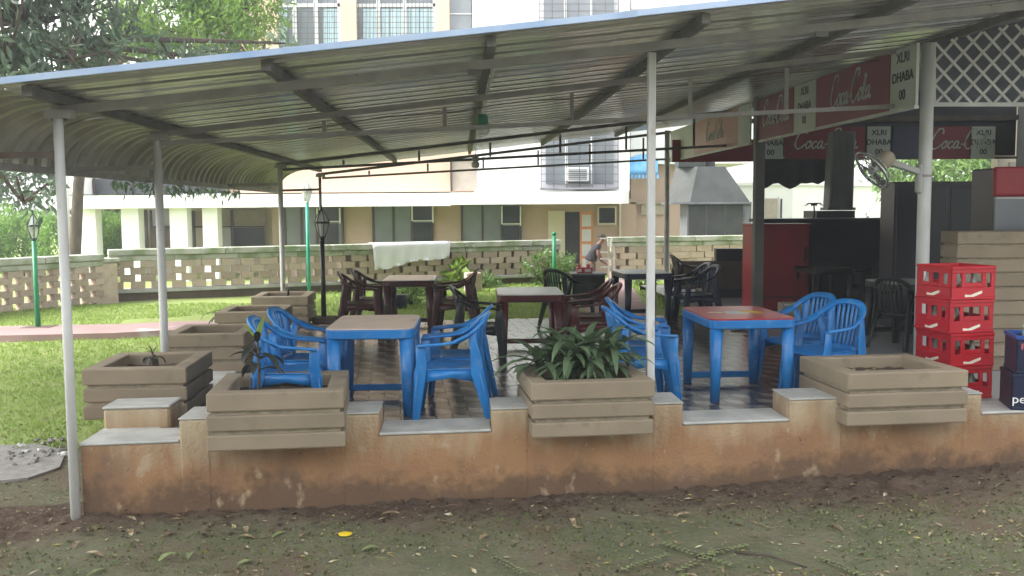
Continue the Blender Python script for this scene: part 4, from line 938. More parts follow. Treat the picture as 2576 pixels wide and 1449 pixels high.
# ------------------------------------------------------------------ pierced block wall
blk_me = []
for k in range(6):
    mb = MB(); r_ = random.Random(k); j = lambda: r_.uniform(-.014, .014)
    vs = [(sx * .5 + j() * 1.6, sy * .5, sz * .5 + j() * 2) for sz in (-1, 1) for sx, sy in ((-1, -1), (1, -1), (1, 1), (-1, 1))]
    mb.add(vs, [(3, 2, 1, 0), (4, 5, 6, 7), (0, 1, 5, 4), (1, 2, 6, 5), (2, 3, 7, 6), (3, 0, 4, 7)]); me = mb.mesh('block'); me.materials.append(m_block); blk_me.append(me)
def jali(label, p, q, zb, zt, nrow, fill, plinth, pitch=.46, bwid=.34, closed_from=9e9, cop=.24):
    p, q = Vector((p[0], p[1], 0)), Vector((q[0], q[1], 0)); d = (q - p); Lw = d.length; d.normalize(); n = Vector((d.y, -d.x, 0)); ang = math.atan2(d.y, d.x)
    t = thing('block_wall', label, 'wall', tuple((p + q) / 2 + Vector((0, 0, zb)))); org = Vector(t.location)
    k = 0; x = 0.0
    while x < Lw - .05:                              # coping stones, two courses
        L_ = min(rng.uniform(.8, 1.25), Lw - x)
        part('coping', MB().obox(p + d * (x + .004) - n * -.17 + Vector((0, 0, zt - cop * .52)), d * (L_ - .008), -n * .36, (0, 0, cop * .52)), m_coping, t, world=True, bevel=.012); x += L_
    x = 0.0
    while x < Lw - .05:
        L_ = min(rng.uniform(1.0, 1.6), Lw - x); part('coping', MB().obox(p + d * (x + .003) + n * .13 + Vector((0, 0, zt - cop)), d * (L_ - .006), -n * .28, (0, 0, cop * .47)), m_coping, t, world=True, bevel=.012); x += L_
    z0 = zb + plinth; rh = (zt - cop - z0) / nrow
    if plinth > .05:
        part('plinth', MB().obox(p + n * .10 + Vector((0, 0, zb - .25)), d * Lw, -n * .25, (0, 0, plinth + .17)), m_plinth, t, world=True)
        part('plinth_ledge', MB().obox(p + n * .17 + Vector((0, 0, z0 - .08)), d * Lw, -n * .36, (0, 0, .075)), m_ledge, t, world=True, bevel=.01)
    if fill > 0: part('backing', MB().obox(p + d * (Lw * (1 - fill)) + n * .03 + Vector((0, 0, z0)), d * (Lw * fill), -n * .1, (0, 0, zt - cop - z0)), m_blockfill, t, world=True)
    for r_ in range(nrow):
        x = (pitch / 2 if r_ % 2 else 0.0) + .02
        while x < Lw - .1:
            L_ = bwid * rng.uniform(.93, 1.07)
            if x > Lw * (1 - fill): L_ *= 1.22
            L_ = min(L_, Lw - x)
            o = bpy.data.objects.new('block', rng.choice(blk_me)); C.objects.link(o); o.parent = t
            c = p + d * (x + L_ / 2) + n * (.02 + rng.uniform(-.012, .012)) + Vector((0, 0, z0 + (r_ + .5) * rh)); o.location = c - org
            o.rotation_euler = (0, rng.uniform(-.02, .02), ang + rng.uniform(-.03, .03)); o.scale = (L_, .2, rh * rng.uniform(.95, 1.0)); x += pitch
    return t
gl = -.14
A0, A1 = (-11.0, 15.2), (-8.22, 19.4); B0, B1 = (-8.2, 19.75), (1.15, 24.0); C0, C1 = (2.45, 24.4), (6.3, 25.4)
jali('pierced block wall with open gaps and mossy coping, beyond the green lamp post', A0, A1, gl - .1, .86, 7, 0, 0.02, .44, .30)
jali('long basket-weave block wall with pale coping and plinth, under the white cloth', B0, B1, gl, .93, 4, .52, .26, .40, .27)
jali('short block wall section beside the gate, towards the cooking hood', C0, C1, gl, .97, 5, .95, .08, .46, .36)
e = thing('wall_pier', 'weathered stone pier where the two block walls meet', 'pier', (-8.2, 19.55, gl - .2))
part('shaft', MB().box((0, 0, .5), (.42, .42, 1.05), R(35)), m_block, e, bevel=.02); part('cap', MB().box((0, 0, 1.07), (.5, .5, .08), R(35)), m_coping, e, bevel=.015)
# white cloth over the wall
dB = (Vector(B1) - Vector(B0)).normalized(); nB = Vector((dB.y, -dB.x))
def onB(px, z):
    lo, hi = 0.0, 12.0
    for _ in range(40):
        m = (lo + hi) / 2; c = Vector(B0) + dB * m + nB * .2
        if proj((c.x, c.y, z))[0] < px: lo = m
        else: hi = m
    return lo
c0, c1 = onB(938, .9), onB(1134, .9); rows = []
for i in range(25):
    u = i / 24; s0 = c0 + (c1 - c0) * u; row = []
    drop = .60 - .26 * u + .03 * math.sin(u * 9)
    for k in range(9):
        if k == 0: c = Vector(B0) + dB * s0 - nB * .2; row.append((c.x, c.y, .945))
        elif k == 1: c = Vector(B0) + dB * s0 + nB * .17; row.append((c.x, c.y, .948))
        else:
            v_ = (k - 1) / 7; off = .185 + .02 * v_ * math.sin(u * 34 + v_ * 2) + .012 * v_ * math.sin(u * 71); c = Vector(B0) + dB * (s0 + .03 * v_ * (1 - 2 * u)) + nB * off; row.append((c.x, c.y, .945 - drop * v_))
    rows.append(row)
solid('white_cloth', MB().slab(rows, (0, 0, .004)), m_cloth, 'white cloth sheet draped to dry over the block wall', 'cloth')

# ------------------------------------------------------------------ garden lamps
def lantern(t, z, mt, s=1.0, mirror=False):
    prof_g = [(.045, 0), (.075, .08), (.105, .2)]
    part('glass', MB().lathe([(r * s * .93, z + h * s) for r, h in prof_g], 8, smooth=False), m_lampglass, t)
    fr = part('lantern_frame', MB().lathe([(.118 * s, z + .2 * s), (.122 * s, z + .215 * s), (.115 * s, z + .23 * s)], 8, smooth=False), mt, t)
    for k in range(6):
        a = k * math.pi / 3; part('rib', MB().tube([(r * s * math.cos(a), r * s * math.sin(a), z + h * s) for r, h in prof_g], .007 * s, 4), mt, fr)
        part('rib', MB().tube([(r * s * math.cos(a), r * s * math.sin(a), z + h * s) for r, h in ((.115, .22), (.07, .32), (.02, .40))], .007 * s, 4), mt, fr)
    part('roof_glass', MB().lathe([(.105 * s, z + .225 * s), (.065 * s, z + .32 * s), (.018 * s, z + .40 * s)], 6, smooth=False), m_lampglass, t)
    part('finial', MB().lathe([(.025 * s, z + .39 * s), (.012 * s, z + .43 * s), (.018 * s, z + .445 * s), (.002, z + .49 * s)], 8), mt, t)
    part('collar', MB().lathe([(.022 * s, z - .05 * s), (.04 * s, z - .03 * s), (.05 * s, z + .005 * s)], 10), mt, t)
def lamp(label, loc, hp, mt_pole, mt_l, r, base=None, s=1.0):
    t = thing('garden_lamp', label, 'lamp', loc, 0, 'garden lamps'); part('pole', MB().tube([(0, 0, 0), (0, 0, hp)], [r, r * .85], 12), mt_pole, t)
    if base: part('base_block', MB().box((.02, 0, base[1] / 2 - .02), (base[0], base[0] * .8, base[1])), m_plinth, t, bevel=.012)
    lantern(t, hp + .04, mt_l, s); return t
g1 = G(97, 846, -.30); hh = at(90, 603, g1.y).z + .30
lamp('green garden lamp with dark lantern head on a concrete block beside the pink path', (g1.x, g1.y, -.32), hh, m_green, m_dgreen_iron, .042, (.48, .20), .95)
p21 = at(772, 512, 21.0); lamp('tall teal garden lamp with clear lantern standing in front of the block wall', (at(777, 700, 21).x, 21.0, gz(p21.x, 21) - .02), p21.z + .14, m_teal, m_post, .042, None, 1.05)
p15 = G(815, 806, 0.02); lb = lamp('black cast-iron lantern post at the back corner of the patio', (p15.x, p15.y, .0), at(809, 602, p15.y).z, m_iron, m_iron, .04, (.36, .1), 1.0)
gp = at(1394, 600, 22.5); solid('green_post', MB().tube([(gp.x, 22.5, -.2), (gp.x, 22.5, at(1394, 590, 22.5).z)], .045, 10).lathe([(.05, 0), (.05, .06), (.03, .08)], 10, (gp.x, 22.5, at(1394, 592, 22.5).z)), m_green, 'plain green enamel post at the gap in the block wall', 'post')
wpq = at(172, 520, 27.5); solid('white_pole', MB().tube([(wpq.x - .05, 27.5, -.4), (wpq.x, 27.5, 4.5)], .06, 8), m_white, 'thin white utility pole beside the end of the apartment block', 'pole')
# gate frame and red box on a dark stand
gt = thing('garden_gate', 'rusty pale-green open gate frame at the gap in the block wall', 'gate', (at(1540, 690, 24.3).x, 24.3, gl))
for px in (1532, 1545): x = at(px, 640, 24.3).x; part('upright', MB().bb((x - .02, 24.28, gl - .1), (x + .02, 24.32, at(px, 598, 24.3).z)), m_coping, gt, world=True)
for py in (600, 634, 651, 672): a_, b_ = at(1510, py, 24.3), at(1545, py, 24.3); part('rail', MB().bar(a_, b_, .025, .03), m_ledge, gt, world=True)
st = thing('dark_stand', 'dark box-like stand under the red carry box near the gate', 'stand', (at(1480, 690, 18.6).x, 18.6, -.15))
p, q = at(1440, 735, 18.6), at(1522, 688, 18.6); part('body', MB().bb((p.x, 18.6, -.2), (q.x, 19.2, q.z - .03)), m_black, st, world=True); part('top', MB().bb((p.x - .03, 18.57, q.z - .03), (q.x + .03, 19.23, q.z)), m_duct, st, world=True)
rb = thing('red_box', 'small red carry box with white labels on the dark stand', 'box', (at(1480, 688, 18.8).x, 18.8, q.z))
p3, q3 = at(1451, 687, 18.8), at(1491, 673, 18.8); part('body', MB().bb((p3.x, 18.8, q.z + .001), (q3.x, 19.05, q3.z)), m_redbox, rb, world=True, bevel=.012)
for px in (1458, 1481): x = at(px, 672, 18.8).x; part('lug', MB().bb((x - .025, 18.87, q3.z), (x + .025, 18.97, q3.z + .06)), m_redbox, rb, world=True)
for a_, b_ in ((1453, 1463), (1471, 1487)): xa, xb = at(a_, 680, 18.8).x, at(b_, 680, 18.8).x; part('label_patch', MB().bb((xa, 18.795, q.z + .02), (xb, 18.8, q3.z - .025)), m_wink, rb, world=True)

# ------------------------------------------------------------------ apartment block
Y1, Y2 = 29.0, 31.2
ab = thing('apartment_block', 'pale apartment block with white ledge and pink upper wall beyond the garden wall', 'building', tuple(at(900, 640, Y1)))
def bp(name, px0, py0, px1, py1, Y, dep, mt, par=None, **k): return part(name, pbox(px0, py0, px1, py1, Y, dep), mt, par or ab, world=True, **k)
bp('wall', 560, -330, 1192, 486, 30.0, 6, m_pink); bp('wall', 1192.6, -330, 1586, 484, 29.7, 6.3, m_white); bp('wall', 172, -330, 559, 470, 30.2, 5.8, m_white)
bp('ledge', 172, 489, 655, 525, Y1, 2.9, m_white); bp('ledge', 655.5, 485, 1133, 521, Y1 - .1, 3.0, m_white); bp('ledge', 1133.5, 481, 1582, 515, Y1 - .25, 3.1, m_white)
bp('end_fin', 172, 440, 206, 489, Y1, 1.2, m_white); bp('strip_window', 207, 448, 560, 488.5, Y1 + .7, .5, m_darkwin)
for px in (235, 285, 330, 380, 440, 500): bp('mullion', px, 448, px + 4, 488, Y1 + .66, .04, m_dframe)
bp('ground_wall', 690, 500, 1600, 760, Y2, .35, m_tan); bp('ground_wall', 345, 505, 690, 760, 33.0, .3, m_cream); bp('soffit_wall', 172, 500, 345, 527, 33.5, .3, m_pink)
for a_, b_ in ((201, 239), (313, 347), (434, 469), (516, 546)): bp('column', a_, 520, b_, 760, Y1 + .3, .45, m_white)
bp('brown_panel', 380, 571, 432, 640, 32.6, .05, m_plinth); bp('window_pane', 382, 531, 434, 570, 32.8, .05, m_frost); bp('window_pane', 348, 531, 364, 640, 32.8, .05, m_leaf_hedge)
for a_, b_, c_, d_ in ((363, 528, 369, 640), (377, 528, 381, 572), (377, 568, 434, 572), (470, 530, 475, 640), (484, 530, 489, 640), (470, 568, 520, 573), (545, 527, 550, 640), (582, 528, 587, 640), (548, 568, 666, 572)): bp('window_frame', a_, b_, c_, d_, 32.5, .06, m_dframe)
bp('window_pane', 490, 531, 517, 567, 32.8, .05, m_tan); bp('window_pane', 551, 529, 582, 567, 32.8, .05, m_carton); bp('window_pane', 588, 529, 666, 567, 32.8, .05, m_carton); bp('window_pane', 588, 573, 664, 640, 32.8, .05, m_darkwin); bp('window_pane', 552, 573, 581, 640, 32.8, .05, m_frost)
# upper windows with curtains and iron bars
def upwin(px0, px1, py0, py1, cur, nx_, ny_, slid):
    f = bp('window', px0, py0, px1, py1, 29.97, .02, m_greywin); w_ = px1 - px0
    for a_, b_, c_, d_ in ((px0, py0, px0 + 7, py1), (px1 - 7, py0, px1, py1), (px0, py1 - 6, px1, py1), (px0, 8, px1, 18)): bp('frame', a_, b_, c_, d_, 29.90, .06, m_frame, f)
    for fr_ in (.3, .62): x = px0 + w_ * fr_; bp('mullion', x - 3, py0, x + 3, py1, 29.905, .05, m_frame, f)
    for a_, b_ in cur:
        rows = [[at(px0 + w_ * (a_ + (b_ - a_) * i / 24), y, 29.955 - .02 * math.sin(i * 1.9)) for i in range(25)] for y in (22, py1 - 8)]
        part('curtain', MB().strip(rows), m_curtain, f, world=True)
    for i in range(nx_): x = px0 + 8 + (w_ - 16) * (i + .5) / nx_; part('bar', MB().bar(at(x, py0, 29.86), at(x, py1, 29.86), .014, .014, up=(0, 1, 0)), m_grille, f, world=True)
    for i in range(ny_): y = 22 + (py1 - 26) * (i + .5) / ny_; part('bar', MB().bar(at(px0 + 4, y, 29.85), at(px1 - 4, y, 29.85), .014, .014), m_grille, f, world=True)
    bp('sill', px0 - 6, py1, px1 + 6, py1 + 5, 29.8, .2, m_frame, f)
upwin(690, 858, -60, 122, ((.02, .2), (.74, .98)), 9, 7, 1); upwin(889, 1097, -60, 122, ((.12, .98),), 20, 7, 0)
bp('pilaster', 858, -330, 889, 140, 29.8, .2, m_pink); bp('pilaster', 1097, -330, 1126, 150, 29.8, .2, m_pink); bp('pilaster', 618, -330, 690, 150, 29.85, .15, m_pink)
wq = bp('window', 1127, -60, 1190, 110, 29.96, .03, m_greywin); bp('frame', 1127, 33, 1190, 36, 29.92, .04, m_frame, wq); bp('frame', 1186, -60, 1190, 110, 29.92, .04, m_dframe, wq)
bp('recess_panel', 1135, 400, 1198, 480, 29.62, .05, m_carton); bp('downpipe', 1133, 395, 1136.5, 481, 29.55, .1, m_dframe); bp('recess_panel', 1136, 394, 1197, 404, 29.58, .04, m_frost)
def grillewin(px0, py0, px1, py1, acu):
    f = bp('window', px0 + 12, py0 + 4, px1 - 12, py1 - 12, 29.64, .05, m_greywin); bp('recess', px0, py0, px1, py1, 29.69, .01, m_frost, f)
    for i in range(7): x = px0 + (px1 - px0) * i / 6; part('bar', MB().bar(at(x, py0, 29.1), at(x, py1, 29.1), .022, .022, up=(0, 1, 0)), m_grille, f, world=True)
    for i in range(9): y = py0 + (py1 - py0) * i / 8; part('bar', MB().bar(at(px0, y, 29.09), at(px1, y, 29.09), .016, .016), m_grille, f, world=True)
    bp('shelf', px0 - 2, py1 - 3, px1 + 2, py1 + 3, 29.05, .6, m_duct, f)
    for s2 in (.33, .66): x = px0 + (px1 - px0) * s2; bp('mullion', x - 3, py0 + 4, x + 3, py1 - 12, 29.6, .03, m_frame, f)
    return f
grillewin(1356, -60, 1556, 80, 0); gw = grillewin(1361, 330, 1555, 474, 1)
ac = thing('air_conditioner', 'boxy white window air conditioner behind the iron grille', 'air conditioner', tuple(at(1453, 458, 29.3)))
part('case', pbox(1424, 421, 1482, 457, 29.3, .34), m_white, ac, world=True, bevel=.02); part('grille', pbox(1430, 426, 1476, 452, 29.28, .02), m_greywin, ac, world=True)
for k in range(5): part('louvre', pbox(1430, 428 + k * 5, 1476, 429.5 + k * 5, 29.265, .014), m_frame, ac, world=True)
# ground-floor windows
def gwin(px0, px1, py0, py1, open_, low):
    f = bp('window', px0, py0, px1, py1, Y2 - .05, .04, m_greywin)
    for a_ in (px0, px1 - 4, px0 + (open_[0] - px0) * .5, open_[0] - 4): bp('mullion', a_, py0, a_ + 4, py1, Y2 - .09, .04, m_dframe, f)
    o = bp('open_sash', open_[0], open_[1], open_[2], open_[3], Y2 - .55, .03, m_darkwin, f)
    for a_, b_, c_, d_ in ((open_[0] - 3, open_[1], open_[0], open_[3] + 2), (open_[2], open_[1], open_[2] + 3, open_[3] + 6), (open_[0], open_[3], open_[2], open_[3] + 2.5)): bp('sash_frame', a_, b_, c_, d_, Y2 - .57, .03, m_frame, f)
    bp('lower_pane', open_[0] + 2, open_[3] + 6, open_[2] - 2, py1 - 1, Y2 - .08, .025, m_darkwin, f)
gwin(714, 864, 522, 620, (799, 523, 853, 556), 0); gwin(937, 1090, 518, 620, (1038, 519, 1087, 554), 1); gwin(1160, 1312, 516, 620, (1264, 518, 1308, 562), 1)
bp('door_niche', 1380, 530, 1421, 760, Y2 - .12, .1, m_cream); bp('doorway', 1421, 533, 1459, 760, Y2 - .02, .01, m_darkwin)
dr = bp('door', 1459, 532, 1492, 700, Y2 - .6, .05, m_orange)
for k in range(4): bp('pane', 1464, 540 + k * 37, 1487, 570 + k * 37, Y2 - .63, .03, m_frost, dr)
sw = bp('window', 1507, 523, 1547, 561, Y2 - .05, .04, m_darkwin)
for a_, b_, c_, d_ in ((1503, 519, 1507, 566), (1547, 519, 1551, 566), (1507, 519, 1547, 523), (1507, 561, 1547, 566)): bp('frame', a_, b_, c_, d_, Y2 - .09, .09, m_cream, sw)
bp('downpipe', 1558, 512, 1563, 640, Y2 - .12, .09, m_cream); bp('downpipe', 1562, 440, 1566, 512, 28.6, .1, m_white)
eb = thing('side_wing', 'plain tan and white wing at the end of the apartment block', 'building', tuple(at(1660, 640, 31)))
part('wall', pbox(1586.5, 414, 1735, 760, 31.4, 5), m_tan, eb, world=True); part('upper_wall', pbox(1586.5, -330, 1900, 413, 31.0, 5), m_white, eb, world=True)
part('vent_panel', pbox(1613, 510, 1672, 540, 31.3, .1), m_carton, eb, world=True); part('corbel', pbox(1580, 28, 1606, 55, 30.7, .3), m_cream, eb, world=True); part('band', pbox(1590, 20, 1900, 28, 30.9, .1), m_cream, eb, world=True); part('pipe', pbox(1586, 508, 1690, 513, 31.2, .1), m_carton, eb, world=True)
aw = thing('blue_awning', 'small bright blue curved awning on the side wing wall', 'awning', tuple(at(1612, 440, 30)))
rows = [[at(1580 + 75 * i / 8 , 440 - 52 * math.sin(math.pi * .5 * k / 6) * (.75 + .25 * math.sin(math.pi * i / 8)), 30.0 + .6 * (1 - math.cos(math.pi * .5 * k / 6))) for i in range(9)] for k in range(7)]
part('canopy', MB().slab(rows, (0, .01, .01)), m_tarpblue, aw, world=True)
for i in range(9): p = at(1580 + 75 * i / 8, 444, 30.0); part('scallop', MB().box((p.x - aw.location.x, -.0, p.z - aw.location.z), (.07, .01, .12)), m_tarpblue, aw)
part('stay', MB().bar(at(1600, 442, 30.0), at(1596, 460, 30.7), .02, .02), m_frame, aw, world=True)
# white outbuilding seen through the bar
ob = thing('white_outbuilding', 'white flat-roofed outbuilding seen through the bar opening', 'building', tuple(at(2050, 600, 36)))
xa, xb, xc = at(1860, 500, 36).x, at(1994, 500, 36).x, at(2270, 500, 41).x; zr = at(1994, 466, 36).z
part('wall', MB().prism([(xa, 36), (xb, 36), (xc, 41), (xc, 45), (xa, 45)], -.5, zr), m_white, ob, world=True); part('parapet', MB().prism([(xa - .1, 35.9), (xb + .05, 35.9), (xc + .1, 40.9), (xc, 45), (xa, 45)], zr, zr + .12), m_white, ob, world=True)
part('door', pbox(1924, 499, 1956, 640, 35.95, .06), m_carton, ob, world=True); part('door_frame', pbox(1919, 495, 1923, 640, 35.93, .07), m_frame, ob, world=True); part('door_frame', pbox(1957, 495, 1961, 640, 35.93, .07), m_frame, ob, world=True); part('dark_slot', pbox(1962, 500, 1968, 640, 35.95, .06), m_darkwin, ob, world=True)
for k in range(6): part('vent_hole', pbox(2151 + k * 6, 536 + (k % 2) * 8, 2156 + k * 6, 542 + (k % 2) * 8, 39.2, .05), m_darkwin, ob, world=True)

# ------------------------------------------------------------------ man bending at the gate
MY = 25.4
def mp(px, py, dy=0.0): p = at(px, py, MY); return Vector((p.x, MY + dy, p.z))
man = thing('person', 'man in grey t-shirt and khaki trousers bending over by the gate', 'person', (mp(1486, 700).x, MY, -.42)); org = Vector(man.location)
def skin(name, chains, mt, par, sub=2):
    verts, edges, rad, idx = [], [], [], {}
    for ch in chains:
        last = None
        for (p, r_) in ch:
            key = tuple(round(c, 4) for c in p)
            if key not in idx: idx[key] = len(verts); verts.append(tuple(Vector(p) - org)); rad.append(r_)
            if last is not None: edges.append((last, idx[key]))
            last = idx[key]
    me = bpy.data.meshes.new(name); me.from_pydata(verts, edges, []); o = link(name, me, None, par)
    md = o.modifiers.new('skin', 'SKIN'); me.skin_vertices.new() if not me.skin_vertices else None
    sv = me.skin_vertices[0].data
    for i, r_ in enumerate(rad): sv[i].radius = (r_, r_) if not hasattr(r_, '__len__') else r_; sv[i].use_root = (i == 0)
    md.use_smooth_shade = True; m2 = o.modifiers.new('sub', 'SUBSURF'); m2.levels = sub; m2.render_levels = sub
    dg = bpy.context.evaluated_depsgraph_get(); me2 = bpy.data.meshes.new_from_object(o.evaluated_get(dg)); bpy.data.objects.remove(o)
    me2.materials.clear(); me2.materials.append(mt); o = link(name, me2, None, par); return o
hip, ch_, nk, hd_ = mp(1485, 657), mp(1498, 627), mp(1509, 612), mp(1516, 601)
zf = -.42
kn1, kn2 = Vector((mp(1490, 690).x, MY - .1, .06)), Vector((mp(1486, 690).x, MY + .12, .06)); ft1, ft2 = Vector((kn1.x - .03, kn1.y, zf + .05)), Vector((kn2.x - .08, kn2.y, zf + .05))
sh1, sh2 = mp(1503, 620, -.19), mp(1506, 619, .19); el1, el2 = mp(1503, 641, -.22), mp(1509, 640, .22); ha1, ha2 = mp(1512, 657, -.1), mp(1517, 658, .12)
body = skin('body', [[(hip, .095), (mp(1491, 643), .1), (ch_, .12), (nk, .06), (mp(1513, 607), .058), (hd_, .085), (mp(1517, 597), .07)],
    [(ch_, .12), (sh1, .065), (el1, .046), (mp(1508, 650, -.17), .038), (ha1, .03)], [(ch_, .12), (sh2, .065), (el2, .046), (mp(1514, 650, .18), .038), (ha2, .03)],
    [(hip, .095), (mp(1485, 664, -.09), .07), (kn1, .05), (Vector((kn1.x - .03, kn1.y, -.2)), .045), (ft1, .042), (ft1 + Vector((.16, 0, -.02)), .032)],
    [(hip, .095), (mp(1484, 664, .1), .07), (kn2, .05), (Vector((kn2.x - .05, kn2.y, -.2)), .045), (ft2, .042), (ft2 + Vector((.16, 0, -.02)), .032)]], m_skin, man)
skin('t_shirt', [[(mp(1485, 657), .185), (mp(1486, 652), .175), (mp(1491, 643), .155), (ch_, .172), (mp(1505, 617), .09)], [(ch_, .16), (sh1, .09), (mp(1503, 631, -.21), .075)], [(ch_, .16), (sh2, .09), (mp(1508, 630, .21), .075)]], m_shirt, man)
skin('trousers', [[(mp(1486, 652), .16), (hip, .165), (mp(1485, 664, -.09), .135), (kn1, .095), (Vector((kn1.x - .03, kn1.y, -.3)), .075)], [(hip, .165), (mp(1484, 664, .1), .135), (kn2, .095), (Vector((kn2.x - .05, kn2.y, -.3)), .075)]], m_trouser, man)
hr = MB(); hc = mp(1514.5, 597) - org; rows = []
for i in range(7):
    ph = R(5 + 85 * i / 6); rows.append([hc + Vector((.102 * math.cos(ph) * math.cos(t_) * 1.05, .085 * math.cos(ph) * math.sin(t_), .085 * math.sin(ph))) for t_ in [2 * math.pi * k / 14 for k in range(15)]])
part('hair', hr.slab(rows, (0, 0, .006)), m_hair, man)
fc_ = hd_ - org
part('nose', MB().tube([fc_ + Vector((.075, 0, .01)), fc_ + Vector((.105, 0, -.025))], [.008, .016], 6), m_skin, man)
for sy in (-1, 1):
    part('ear', MB().lathe([(.002, -.02), (.018, -.01), (.02, .012), (.004, .024)], 8, fc_ + Vector((0, sy * .083, 0))), m_skin, man)
    part('eye', MB().lathe([(.001, -.007), (.008, 0), (.001, .007)], 6, fc_ + Vector((.077, sy * .032, .012))), m_hair, man)
part('mouth', MB().box(fc_ + Vector((.078, 0, -.045)), (.01, .045, .008)), m_maroon, man)
for h, sy in ((ha1, -1), (ha2, 1)):
    hb = part('hand', MB().tube([h - org, h - org + Vector((.05, 0, -.03)), h - org + Vector((.085, 0, -.055))], [(.03, .02), (.04, .02), (.034, .016)], 8), m_skin, man)
    for f in range(4): b_ = h - org + Vector((.08, (f - 1.5) * .018, -.052)); part('finger', MB().tube([b_, b_ + Vector((.035, 0, -.025)), b_ + Vector((.045, 0, -.06 - .006 * (f % 2)))], [.0095, .009, .007], 6), m_skin, hb)
    b_ = h - org + Vector((.03, sy * -.03, -.02)); part('thumb', MB().tube([b_, b_ + Vector((.03, sy * -.015, -.035)), b_ + Vector((.05, sy * -.005, -.055))], [.011, .01, .008], 6), m_skin, hb)
# ------------------------------------------------------------------ planter plants
def leafblade(mb, base, yaw, L_, wd, up, bend, n=6, twist=0.0):
    d = Vector((math.cos(yaw), math.sin(yaw), 0)); sd_ = Vector((-d.y, d.x, 0)); rows = []; ang = up; p = Vector(base)
    for i in range(n + 1):
        t = i / n; w_ = wd * (math.sin(math.pi * min(1, t * .93 + .07)) ** .75) * (1 - .15 * t)
        nn = d * -math.sin(ang) + Vector((0, 0, math.cos(ang)))
        rows.append([p - sd_ * w_ / 2 + nn * w_ * .18, p, p + sd_ * w_ / 2 + nn * w_ * .18])
        p = p + (d * math.cos(ang) + Vector((0, 0, math.sin(ang)))) * (L_ / n); ang -= bend / n
    return mb.strip(rows)
c = FP[1].location; pt = thing('bushy_plant', 'bushy plant with long lance-shaped green leaves spilling over its planter', 'plant', (c.x, c.y, .31))
for k in range(10):
    a = rng.uniform(0, 6.28); r_ = rng.uniform(0, .25); x, y = r_ * math.cos(a) * 1.5, r_ * math.sin(a); h = rng.uniform(.2, .4)
    part('stem', MB().tube([(x, y, 0), (x * 1.15, y * 1.15, h)], [.012, .008], 6), m_leaf_plant, pt)
    for q in range(17):
        part('leaf', leafblade(MB(), (x * 1.1, y * 1.1, h * rng.uniform(.45, 1)), rng.uniform(0, 6.28), rng.uniform(.3, .5), rng.uniform(.055, .08), rng.uniform(.2, 1.3), rng.uniform(.8, 2.0)), m_leaf_plant, pt)
c = FP[0].location; tp_ = G(703, 965, .3); pt = thing('dark_plant', 'single upright plant with drooping dark leaves and one lime leaf', 'plant', (tp_.x, c.y - .1, .31))
part('stem', MB().tube([(0, 0, 0), (.01, 0, .25), (0, 0, .5)], [.014, .011, .008], 6), m_bark, pt); part('stem', MB().tube([(-.07, .05, 0), (-.065, .05, .14)], [.009, .006], 6), m_bark, pt)
for q in range(8): part('leaf', leafblade(MB(), (0, 0, .2 + .026 * q), q * 2.4, rng.uniform(.22, .3), .07, rng.uniform(.1, .7), rng.uniform(1.2, 2.2)), m_leaf_dark, pt)
for q in range(3): part('leaf', leafblade(MB(), (0, 0, .42), 1.2 + q * 1.9, .22 - .03 * q, .055, 1.2 - .2 * q, .3), m_leaf_lime if q < 2 else m_leaf_dark, pt)
c = LP[0].location; pt = thing('wilted_stub', 'wilted dark stub curling out of the corner planter', 'plant', (c.x + .02, c.y, .31))
part('stump', MB().tube([(0, 0, 0), (.01, 0, .1), (.0, .02, .15)], [.05, .04, .015], 8), m_bark, pt)
for q in range(7): part('leaf', leafblade(MB(), (0, 0, .1), q * .9, .16, .035, .9, 2.8), m_leaf_dark, pt)
for q in range(3): part('leaf', leafblade(MB(), (0, 0, .13), 1.3 + q, .2, .014, 1.4, 2.2), m_leaf_dark, pt)
c = LP[2].location; pt = thing('drooping_sprout', 'drooping dark sprout leaning out of a planter over the lawn', 'plant', (c.x - .32, c.y - .25, .31))
for a, L_, up in ((3.3, .4, .9), (2.6, .3, 1.2), (4.2, .3, .8), (.4, .4, 1.0), (3.9, .34, .5), (5.6, .26, .7)): part('leaf', leafblade(MB(), (0, 0, .0), a, L_, .05, up, 2.3), m_leaf_dark, pt)
c = LP[3].location; pt = thing('spiky_sprout', 'small spike and curled dry leaf in the planter near the black lantern', 'plant', (c.x, c.y, .31))
part('spike', MB().tube([(.05, 0, 0), (.06, 0, .14), (.05, 0, .26)], [.03, .02, .003], 6), m_leaf_dark, pt)
for q in range(5): part('leaf', leafblade(MB(), (-.3, -.2, .05), 2.5 + q * .5, .25, .05, .8, 3.0), m_leaf_dark, pt)

for k in range(26):
    part('dry_leaf', leafblade(MB(), (rng.uniform(-.3, .3), rng.uniform(-.25, .25), .325 + rng.uniform(0, .02)), rng.uniform(0, 6.28), rng.uniform(.05, .1), .03, .3, .8, 3), m_litter if k % 2 else m_litter3, FP[2])
